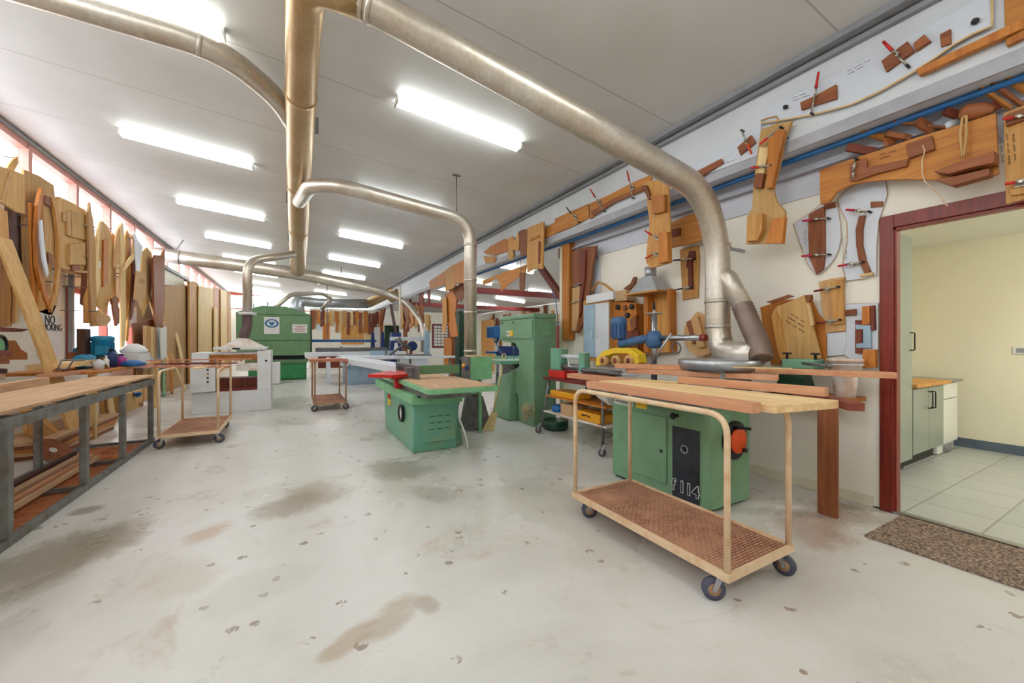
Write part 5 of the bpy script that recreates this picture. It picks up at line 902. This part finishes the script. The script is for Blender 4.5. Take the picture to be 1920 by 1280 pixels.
bot('magenta bottle with a purple cap on the back bench', (227, 682), -2.5, .07, .2, 'magenta', 'blue_dark'); bot('dark blue bottle on the back bench', (209, 682), -2.5, .07, .3, 'blue_dark', 'black'); bot('small white bottle with a white cap on the back bench', (199, 680), -2.45, .035, .2, 'white_gloss', 'white_gloss'); bot('clear grey jar left of the dark blue bottle', (185, 683), -2.45, .06, .18, 'machine_grey', 'black', 'jar', 'jar'); bot('purple spray bottle right of the dark blue bottle', (218, 680), -2.55, .04, .24, 'wheel_blue', 'white_gloss'); bot('dark green bottle behind the blue bottle near the pale boards', (212, 668), -2.75, .06, .34, 'green_dark', 'black')
v = PX(255, 682, -2.5); t = thing('storage_box', 'white carton with papers on the right end of the back bench', 'box', (v.x, v.y, z9)); box('carton', 'paper', v.x-.15, v.x+.15, v.y-.45, v.y+.2, z9, z9+.2, t, .004)
tag(G().lathe((v.x, v.y-.1, z9+.201), (0, 0, 1), [(.18, 0), (.2, .05), (.14, .12), (.05, .17)], 11).obj('plastic_bag', 'bag'), 'white plastic bag lying on the white carton', 'bag')
random.seed(4)
for k, (px, l, m) in enumerate(((136, 'grey bent metal bracket on the left of the back bench', 'steel_dull'), (172, 'tangle of grey cable before the upright blue motor', 'gasket'), (240, 'tangle of pale cable hanging over the blue bag', 'wheel_blue'))):
    v = PX(px, 680, -2.5); q = [v+Vector((random.uniform(-.1, .1), random.uniform(-.3, .3), 0)) for _ in range(7)]
    for w in q: w.z = z9+random.uniform(.012, .2 if k == 0 else .07)
    tag(G().tube(fillet(q, .1, 4), .01, 6).obj('cable' if k else 'bracket', m), l, 'cable' if k else 'bracket')
v = PX(250, 697, -2.3); tag(G().lathe((v.x, v.y, z9), (0, 0, 1), [(.14, 0), (.17, .04), (.12, .08), (.04, .1)], 10).obj('blue_bag', 'blue'), 'crumpled bright blue bag at the near edge of the back bench', 'bag')
tag(G().plank(PX(192, 670, -2.5), PX(206, 697, -2.4), .07, .03, (0, 1, 0)).obj('timber_offcut', 'brown'), 'short brown offcut leaning before the dark blue bottle', 'offcut')
tag(G().prism([PX(x, y, -2.6) for x, y in ((112, 683), (185, 672), (198, 680), (112, 692))], (-.3, 0, 0)).obj('timber_board', 'pine_y'), 'pale rough board lying on the left of the back bench', 'timber')
tag(G().prism([PX(x, y, -2.5) for x, y in ((112, 700), (235, 685), (235, 690), (112, 706))], (-.2, 0, 0)).obj('timber_board', 'pink_y'), 'pinkish board edge below the pale rough board on the back bench', 'timber')
# sign
t = thing('no_smoking_sign', 'white NO SMOKING sign on the left wall behind the leaning board', 'sign', (-3.46, 9.3, 1.5)); a, b = PX(76, 592, -3.46), PX(117, 590, -3.46)
box('sign_panel', 'paper', -3.49, -3.46, a.y, b.y, PX(76, 668, -3.46).z, PX(76, 588, -3.46).z, t)
text('NO', 'ink', t, face_mat(PX(94, 600, -3.455), (1, 0, 0)), .2); text('SMOKING', 'ink', t, face_mat(PX(97, 614, -3.455), (1, 0, 0)), .15)
tag(box('window_pipe', 'gasket', -3.46, -3.4, 9.9, 9.97, .95, 3.1), 'grey vertical conduit at the left edge of the lower window', 'pipe')
# hung templates on the left wall
LT = 'templates hung on the left wall'
def T(label, pts, v, mat, **k): return jig(label, pts, v, mat, side=1, group=LT, cat='template', name='wooden_template', **k)
T('large golden template sheet beside the first clerestory post', [(46, 318), (75, 330), (101, 347), (104, 372), (102, 420), (98, 470), (96, 550), (78, 584), (62, 584), (52, 560), (46, 480), (44, 400)], -3.3, 'tan', th=.03)
T('dark grey-brown panel between the golden sheets at the left edge', [(12, 385), (45, 398), (45, 520), (40, 560), (12, 545)], -3.35, 'hose_dark', th=.02)
T('angular tan sheet at the left edge of the view', [(-10, 308), (22, 318), (46, 328), (47, 401), (32, 398), (24, 392), (0, 378), (-10, 376)], -3.22, 'tan', th=.03, blocks=[([(18, 322), (24, 320), (8, 375), (3, 374)], .01, 'mdf')])
T('curved tan template poking up before the clerestory glass', [(12, 318), (24, 300), (34, 293), (35, 305), (26, 322)], -3.32, 'tan')
T('wide golden scroll-edged template under the angular sheet', [(-10, 388), (14, 396), (18, 450), (28, 470), (34, 540), (24, 600), (22, 612), (-10, 614)], -3.1, 'ply', th=.04)
T('tan leaf-shaped template in the lower left, inner one', [(22, 470), (34, 500), (38, 560), (36, 600), (28, 606), (30, 560), (28, 520)], -3.06, 'tan', th=.03)
T('left curved rib of the oval template pair', [(70, 500), (68, 440), (71, 385), (79, 352), (83, 356), (77, 395), (76, 440), (80, 500), (90, 550), (98, 578), (95, 586), (84, 560)], -3.15, 'orange', th=.04)
T('right curved rib of the oval template pair', [(98, 370), (105, 380), (112, 405), (116, 445), (115, 505), (108, 550), (98, 586), (95, 578), (104, 545), (110, 500), (110, 445), (105, 405)], -3.13, 'ply', th=.04)
T('thin white strip hanging inside the oval ribs', [(76, 415), (80, 412), (83, 450), (88, 490), (92, 512), (89, 520), (81, 490), (77, 450)], -3.1, 'whiteboard', th=.02)
T('tan plank with a brown block hanging inside the oval ribs', [(82, 366), (90, 362), (101, 366), (103, 400), (101, 470), (97, 476), (84, 470)], -3.18, 'mdf', th=.03, blocks=[([(86, 366), (97, 370), (96, 388), (86, 382)], .03, 'brown'), ([(90, 475), (96, 475), (98, 494), (92, 496)], .04, 'brown')])
T('long golden strip left of the oval ribs', [(58, 380), (66, 384), (66, 470), (72, 560), (74, 598), (66, 596), (60, 520)], -3.2, 'orange', th=.03)
T('narrow V-shaped template below the oval ribs', [(76, 545), (86, 568), (98, 590), (104, 560), (112, 520), (112, 545), (106, 572), (98, 588), (74, 584)], -3.17, 'ply', th=.03)
T('big stepped tan panel with raised strips over the lower window', [(106, 380), (113, 369), (135, 380), (162, 394), (163, 450), (164, 508), (140, 507), (117, 503), (109, 480)], -3.2, 'tan', th=.05, blocks=[([(134, 394), (160, 402), (161, 450), (136, 444)], .03, 'tan'), ([(127, 396), (133, 395), (134, 444), (127, 440)], .03, 'mdf'), ([(118, 398), (125, 397), (125, 416), (118, 414)], .02, 'mdf'), ([(131, 458), (160, 455), (161, 496), (131, 496)], .04, 'tan'), ([(135, 498), (150, 496), (152, 506), (137, 507)], .03, 'brown')], clamps=[((158, 422), (170, 425), 'clamp_metal'), ((158, 479), (174, 483), 'clamp_metal')])
T('pale strip hanging beneath the stepped tan panel', [(120, 505), (160, 512), (160, 518), (120, 511)], -3.3, 'pine')
T('tall mauve-brown plank with a pointed top', [(166, 400), (168, 382), (170, 378), (171, 395), (175, 410), (178, 440), (180, 520), (181, 612), (172, 612), (168, 500)], -3.12, 'mdf', th=.03)
T('narrow orange plank hanging beside the window', [(156, 512), (164, 512), (163, 560), (160, 575), (152, 570)], -3.25, 'brown')
T('curved pale rib right of the mauve-brown plank', [(180, 470), (183, 440), (188, 416), (192, 415), (187, 450), (186, 490), (188, 530), (182, 560), (180, 520)], -3.1, 'pine', th=.03)
T('wide golden template with an orange strip', [(187, 428), (192, 414), (202, 424), (208, 438), (212, 470), (208, 520), (206, 560), (198, 592), (184, 575), (184, 530), (187, 480)], -3.14, 'tan', th=.03, blocks=[([(195, 450), (204, 449), (203, 530), (194, 538)], .03, 'orange'), ([(182, 488), (189, 490), (189, 503), (182, 502)], .01, 'paper')])
T('golden panel behind the two cross clamps', [(204, 455), (210, 436), (216, 440), (218, 560), (208, 570), (204, 530)], -3.2, 'tan', clamps=[((236, 468), (208, 466), 'clamp_metal'), ((236, 519), (207, 519), 'clamp_metal')])
T('pointed brown template, left one of the three narrow blades', [(216, 466), (220, 436), (226, 420), (228, 440), (225, 480), (220, 504), (214, 500)], -3.1, 'mdf', th=.03)
T('tall pale blade template with a sharp tip', [(226, 424), (231, 417), (233, 440), (236, 520), (236, 600), (234, 655), (228, 657), (227, 540)], -3.08, 'pine', th=.03)
T('curved golden blade template right of the tall pale blade', [(235, 445), (239, 432), (246, 445), (250, 490), (250, 530), (244, 575), (237, 602), (236, 540)], -3.12, 'ply', th=.03)
T('hooked tan template over the golden blades', [(230, 508), (238, 492), (250, 476), (252, 450), (247, 444), (252, 440), (256, 470), (252, 486), (240, 500), (233, 510)], -3.04, 'pine', th=.03)
T('thin rib at the far right of the golden blades', [(246, 490), (252, 486), (252, 560), (244, 600), (240, 640), (236, 640), (243, 560)], -3.1, 'ply', th=.03)
T('white pointed template with a curved flank', [(252, 432), (258, 448), (268, 462), (264, 490), (263, 506), (256, 508), (254, 475)], -3.02, 'whiteboard', th=.02)
T('dark red panel behind the white pointed template', [(250, 480), (256, 480), (256, 540), (250, 590), (246, 600)], -3.06, 'redbrown')
T('broad yellow template with a drawn arc', [(267, 472), (276, 464), (284, 474), (288, 500), (287, 530), (278, 570), (268, 596), (262, 560), (266, 510)], -3.08, 'tan', th=.03)
T('mauve board with handwriting in front of the yellow template', [(256, 508), (266, 510), (275, 516), (274, 540), (269, 565), (252, 562), (254, 530)], -2.98, 'mdf', th=.02, scrib=[((259, 522), (272, 525), 4, 5)])
T('small grey block template below the handwriting board', [(238, 580), (256, 575), (256, 616), (236, 612)], -3.2, 'whiteboard', th=.02)
T('round-ended brown template hanging before the window', [(210, 560), (220, 556), (224, 580), (224, 606), (218, 612), (214, 590)], -3.05, 'brown', th=.03)
T('forked orange plank left of the cross duct', [(288, 486), (292, 478), (304, 479), (309, 468), (309, 560), (306, 612), (292, 612), (289, 560)], -2.95, 'brown', th=.04)
T('cluster of straw-coloured broad template below the mauve plank', [(160, 560), (170, 530), (176, 560), (178, 606), (160, 606)], -3.15, 'ply', th=.03)
T('folded brown paper template hung over the blue motor', [(184, 580), (192, 588), (206, 592), (209, 600), (200, 610), (184, 612), (180, 600)], -3.0, 'mdf', th=.02)
# stuff at the lower left edge
tag(G().prism([PX(x, y, -2.9) for x, y in ((-10, 612), (40, 616), (57, 617), (40, 622), (-10, 622))], (-.4, 0, 0)).obj('wooden_shelf', 'redbrown'), 'dark red wooden shelf at the left edge of the view', 'shelf')
t = thing('round_gauge', 'round pale green gauge under the dark red shelf', 'gauge', (-2.85, 7.1, 1.2)); c = PX(0, 648, -2.85); G().torus(c, (1, 0, 0), .11, .02).obj('rim', 'black', t); G().cyl(c-Vector((.02, 0, 0)), c, .1, n=24).obj('face', 'green_light', t)
T('yellow jig with slots under the dark red shelf', [(12, 638), (30, 638), (40, 655), (52, 662), (52, 674), (24, 674), (20, 665), (12, 664)], -2.95, 'orange', th=.05)
for k, (y0, y1, m) in enumerate(((656, 668, 'jarrah'), (668, 682, 'brown_y'), (690, 700, 'dark_wood'), (701, 712, 'dust_y'))):
    tag(G().prism([PX(x, y, -2.8) for x, y in ((-10, y0), (22-4*k, y0+1), (22-4*k, y1), (-10, y1))], (-.3, 0, 0)).obj('stacked_block', m), ('red block, topmost below the round gauge', 'brown block, second below the round gauge', 'dark block, third below the round gauge', 'pale rough block, lowest below the round gauge')[k], 'block')
# planks leaning on the left side (from the floor)
SG = 'planks leaning along the left wall'
def lean(label, b, xb, t_, xt, w, mat, th=.025, wd=(0, 1, 0)):
    p0, p1 = PX(*b, xb), PX(*t_, xt)
    if p0.z < .02: p0.z = .02
    return tag(G().plank(p0, p1, w, th, wd).obj('leaning_plank', mat, None, .002), label, 'plank', SG)
lean('very long wide golden plank leaning diagonally behind the grey bench', (150, 850), -2.45, (5, 446), -3.05, .32, 'tan', .03)
lean('wide golden board leaning under the grey bench toward the left', (128, 868), -2.5, (40, 770), -2.75, .3, 'ply')
tag(G().prism([PX(x, y, -2.62) for x, y in ((-10, 795), (22, 800), (22, 895), (10, 902), (-10, 880))], (-.03, 0, 0)).obj('leaning_plank', 'tan'), 'tan board standing under the left end of the grey bench', 'plank', SG)
tag(G().prism([PX(x, y, -2.55) for x, y in ((50, 783), (66, 780), (130, 830), (140, 850), (128, 858), (50, 812))], (-.03, 0, 0)).obj('leaning_plank', 'ply'), 'golden board slanting down right under the grey bench', 'plank', SG)
t = thing('cable_reel_disc', 'round brown disc with a pale centre under the grey bench', 'disc', (-2.5, 5.7, .1)); c = PZ(98, 845, .14); A = Vector((.75, -.35, .8)).normalized(); G().lathe(c, A, [(.17, 0), (.17, .012)], 32).obj('disc', 'brown', t); G().lathe(c+A*.013, A, [(.035, 0), (.035, .003)], 16).obj('label_spot', 'paper', t)
for k, (z, l) in enumerate(((.0, 'lowest'), (.045, 'second'), (.09, 'third'), (.135, 'fourth'), (.18, 'topmost'))):
    v = PZ(180, 820, 0); tag(box('stacked_board', ['brown_y', 'dust_y', 'ply_y', 'brown_y', 'dust_y'][k], -2.95, -2.4, 6.6-.03*k, 8.3+.05*k, z+.002, z+.042, None, .002), '%s board of the stack behind the grey bench' % l, 'board', 'boards stacked behind the grey bench')
for i, (l, b, xb, t_, xt, w, m) in enumerate([
    ('pale plank standing below the grey bench top near its far end', (212, 812), -2.6, (200, 710), -2.9, .16, 'pine'),
    ('second pale plank leaning beside the stack behind the bench', (205, 815), -2.7, (182, 715), -2.9, .14, 'ply'),
    ('red-brown plank standing beside the yellow carton board', (262, 770), -2.75, (262, 660), -2.95, .3, 'brown'),
    ('teal painted strip standing among the planks', (308, 755), -2.75, (306, 665), -2.85, .12, 'green_light'),
    ('orange plank right of the teal strip', (322, 752), -2.7, (320, 668), -2.85, .2, 'orange'),
    ('pale plank slanting down toward the white planer', (348, 745), -2.55, (330, 690), -2.75, .16, 'pine'),
    ('long pale plank leaning left over the sheets', (345, 690), -2.8, (312, 545), -3.15, .26, 'pine'),
    ('pale plank leaning beside the mauve handwriting board', (322, 705), -2.8, (278, 550), -3.1, .2, 'pine'),
    ('tan plank crossing behind the long pale plank', (330, 690), -2.9, (290, 580), -3.15, .2, 'ply')]): lean(l, b, xb, t_, xt, w, m)
def S(label, pts, v, m, th=.03, cat='sheet'):
    q = [PX(x, y, v) for x, y in pts]
    for p in q:
        if p.z < 1.15: p.z = .01 if label[:5] != 'white' else p.z
    return tag(G().prism(q, (-th, 0, 0)).obj('sheet_board', m, None, .003), label, cat, 'sheet boards stacked on the left')
t = tag(G().prism([PX(x, y, -2.75) for x, y in ((228, 742), (268, 728), (268, 778), (234, 800), (228, 800))], (-.3, 0, 0)).obj('carton', 'tan', None, .004), 'yellowish carton on the floor at the far end of the grey bench', 'carton')
tag(G().lathe(PX(258, 735, -2.7), (0, 0, -1), [(.05, 0), (.08, .03), (.02, .1)], 9).obj('blue_rag', 'blue'), 'small blue and white rag hanging over the yellowish carton', 'rag')
S('broad tan sheet with its top edge below the clerestory', [(308, 537), (330, 536), (356, 536), (356, 620), (352, 690), (312, 690)], -2.95, 'mdf')
S('orange-edged upright sheet sticking up above the others', [(355, 527), (363, 527), (373, 532), (373, 700), (356, 700)], -2.85, 'ply', .05)
S('pale cream sheet with orange foot', [(373, 536), (400, 541), (402, 650), (402, 668), (373, 672)], -2.8, 'pine')
S('golden sheet edge right of the pale cream sheet', [(401, 538), (413, 541), (414, 668), (402, 670)], -2.85, 'orange')
S('narrow pale board before the golden sheet', [(402, 575), (408, 576), (409, 670), (402, 670)], -2.72, 'pine')
S('tan sheet third from the far end', [(414, 543), (425, 545), (427, 668), (415, 670)], -2.8, 'pine')
S('tan narrow sheet at the far end of the stack', [(426, 545), (433, 549), (434, 664), (428, 666)], -2.82, 'mdf')
S('red-orange melamine panel behind the vertical strips', [(250, 606), (285, 598), (292, 602), (292, 668), (252, 672)], -3.05, 'brown')
for k in range(5): S('%s of the five thin vertical strips before the red-orange panel' % ('first', 'second', 'third', 'fourth', 'fifth')[k], [(271+k*6, 611+k), (276+k*6, 610+k), (277+k*6, 672), (272+k*6, 673)], -2.9, ['mdf', 'ply', 'pine', 'mdf', 'whiteboard'][k])
o = S('white board with writing standing before the diagonal planks', [(301, 616), (313, 612), (313, 668), (304, 674)], -2.8, 'paper')
tag(G().hull([PX(240, 690, -2.7), PX(310, 690, -2.7), PX(310, 690, -3.0), PX(240, 690, -3.0)], [PX(240, 645, -2.75), PX(268, 655, -2.75), PX(268, 655, -2.95), PX(240, 645, -2.95)]).obj('dust_cover', 'light_blue'), 'grey-blue sloping cover behind the white carton', 'cover')
S('golden panel low behind the first trolley', [(340, 700), (356, 700), (352, 760), (340, 755)], -2.6, 'tan')
# roof-like hood in the left corner
t = thing('wall_box', 'cream box with dark sloping lid high on the left wall beyond the cross duct', 'box', (-3.3, 15.5, 2.9)); G().prism([PX(x, y, -3.1) for x, y in ((308, 502), (345, 524), (345, 537), (308, 534))], (-.38, 0, 0)).obj('box_body', 'cream_paint', t); G().prism([PX(x, y, -3.05) for x, y in ((306, 494), (356, 523), (356, 528), (306, 500))], (-.43, 0, 0)).obj('lid', 'steel_dull', t)
# ================================================================== FAR JIGS (procedural silhouettes)
def blobjig(plane, v, u0, z1, w, h, rnd, th=.02):
    n = rnd.choice((3, 4, 5)); L, R = [], []
    kind = rnd.random()
    for i in range(n+1):
        z = z1-h*i/n; a = w/2*rnd.uniform(.45, 1); b = w/2*rnd.uniform(.45, 1) if kind > .35 else a
        L.append((u0-a, z)); R.append((u0+b, z))
    pts = L+R[::-1]
    return [Vector((v, u, z)) if plane == 'x' else Vector((u, v, z)) for u, z in pts]
rnd = random.Random(21)
FG = 'wooden templates hung on the far partition'
cols = ['ply', 'orange', 'brown', 'redbrown', 'tan', 'orange', 'brown', 'pine']
x = .85; k = 0
_o = 'first second third fourth fifth sixth seventh eighth ninth tenth eleventh twelfth thirteenth fourteenth fifteenth sixteenth seventeenth eighteenth nineteenth'.split(); _t = [('twentieth', 'twenty'), ('thirtieth', 'thirty'), ('fortieth', 'forty'), ('fiftieth', 'fifty'), ('sixtieth', 'sixty')]
def ordw(k): return _o[k] if k < 19 else (_t[(k+1)//10-2][0] if (k+1) % 10 == 0 else _t[(k+1)//10-2][1]+'-'+_o[(k+1) % 10-1])
SHADE = {'ply': 'golden ply', 'orange': 'orange ply', 'brown': 'brown', 'redbrown': 'dark red-brown', 'tan': 'tan', 'pine': 'pale pine'}
while x < 7.0:
    if 4.2 < x < 5.3: x = 5.4
    w = rnd.uniform(.1, .24); h = rnd.uniform(.4, 1.15)
    tag(G().prism(blobjig('y', PY0-.06-.03*(k % 3), x, 2.98-rnd.uniform(0, .15), w, h, rnd), (0, .025, 0)).obj('wooden_template', c_ := rnd.choice(cols)), '%s template, %s from the left in the row hung along the far partition' % (SHADE[c_], ordw(k)), 'template', FG); x += w*.8; k += 1
for l, x0, x1, z0, z1, m in (('orange ply sheet fixed low on the far partition', 1.35, 1.65, 1.4, 2.7, 'orange'), ('white panel hung on the far partition', 1.1, 1.3, 1.9, 2.9, 'whiteboard'), ('large ply board on the far partition', 2.2, 3.3, 1.2, 2.2, 'ply'), ('tan ply board at the far partition beside the doorway', 3.35, 3.7, 1.3, 2.2, 'pine')):
    tag(box('wall_board', m, x0, x1, PY0-.03, PY0-.005, z0, z1), l, 'board')
SGR = 'templates standing on the ledge of the side bay wall'
y = 12.0; k = 0
while y < 27:
    w = rnd.uniform(.12, .4); h = rnd.uniform(.25, .85)
    tag(G().prism(blobjig('x', 10.6, y, 2.245+h, w, h, rnd), (.03, 0, 0)).obj('wooden_template', c_ := rnd.choice(cols)), '%s template, %s from the near end of the high side bay row' % (SHADE[c_], ordw(k)), 'template', SGR); y += w*1.25; k += 1
tag(box('wall_ledge', 'angle_grey', 10.55, 10.69, 6, 29, 2.2, 2.24), 'long dark ledge on the side bay wall', 'ledge')
w = struct(box('window_61', 'red_frame', 10.66, 10.7, 11.0, 16.0, .95, 2.1)); box('lit_pane', 'diffuser', 10.64, 10.66, 11.1, 15.9, 1.0, 2.05, w) if False else None
# bare poles and braces near the far doorway
tag(G().tube(fillet([(3.9, 18.3, 3.03), (3.95, 18.4, 2.9), (4.0, 18.5, 2.7), (4.3, 18.5, 1.1)], .4, 6), .07, 12).obj('machine_hose', 'hose_dark'), 'brown bent duct before the far doorway', 'duct')
tag(G().cyl((1.05, 15.0, 3.4), (1.05, 15.0, 1.43), .012).obj('hanging_rod', 'steel_dull'), 'thin rod hanging from the cross duct right of the green sander', 'rod')
tag(G().cyl((3.3, 14.0, 3.3), (3.3, 14.0, 1.7), .03).obj('hanging_rod', 'cream_paint'), 'pale vertical pipe before the dark far doorway', 'pipe')
tag(G().tube([PX(1035, 545, 4.02), PX(1042, 560, 4.02), PX(1046, 600, 4.02), PX(1047, 650, 4.02)], .008, 6).obj('air_hose', 'blue'), 'blue air hose hanging beside the cream steel column', 'hose')

tag(G().tube(fillet([PX(1368, 640, 4.0), PX(1345, 660, 4.05), PX(1300, 678, 4.05), PX(1272, 690, 4.05)], .1, 5), .006, 6).obj('orange_cord', 'orange'), 'thin orange cord sagging from the vertical duct behind the power feeder', 'cord')

t = thing('red_cabinet', 'small red cabinet with pale panel right of the dark far doorway', 'cabinet', (4.6, 18.9, 0)); box('case', 'red_beam', 5.3, 5.75, PY0-.45, PY0-.05, 0, 1.2, t, .01); box('panel', 'cream_paint', 5.4, 5.6, PY0-.46, PY0-.45, .7, 1.05, t)
tag(box('wall_shelf', 'white_paint', 5.5, 6.2, PY0-.3, PY0-.005, 1.55, 1.6), 'white wall shelf between the far doorway and the notice board', 'shelf')
t = thing('paper_rack', 'white wire rack of papers beside the blue rail stands', 'rack', (3.75, 21.8, 0)); box('frame', 'white_paint', 3.8, 4.15, PY0-.2, PY0-.02, .9, 2.1, t); g = G(); [g.box(3.83, 4.12, PY0-.22, PY0-.2, 1.0+k*.27, 1.2+k*.27) for k in range(4)]; g.obj('papers', 'paper', t)
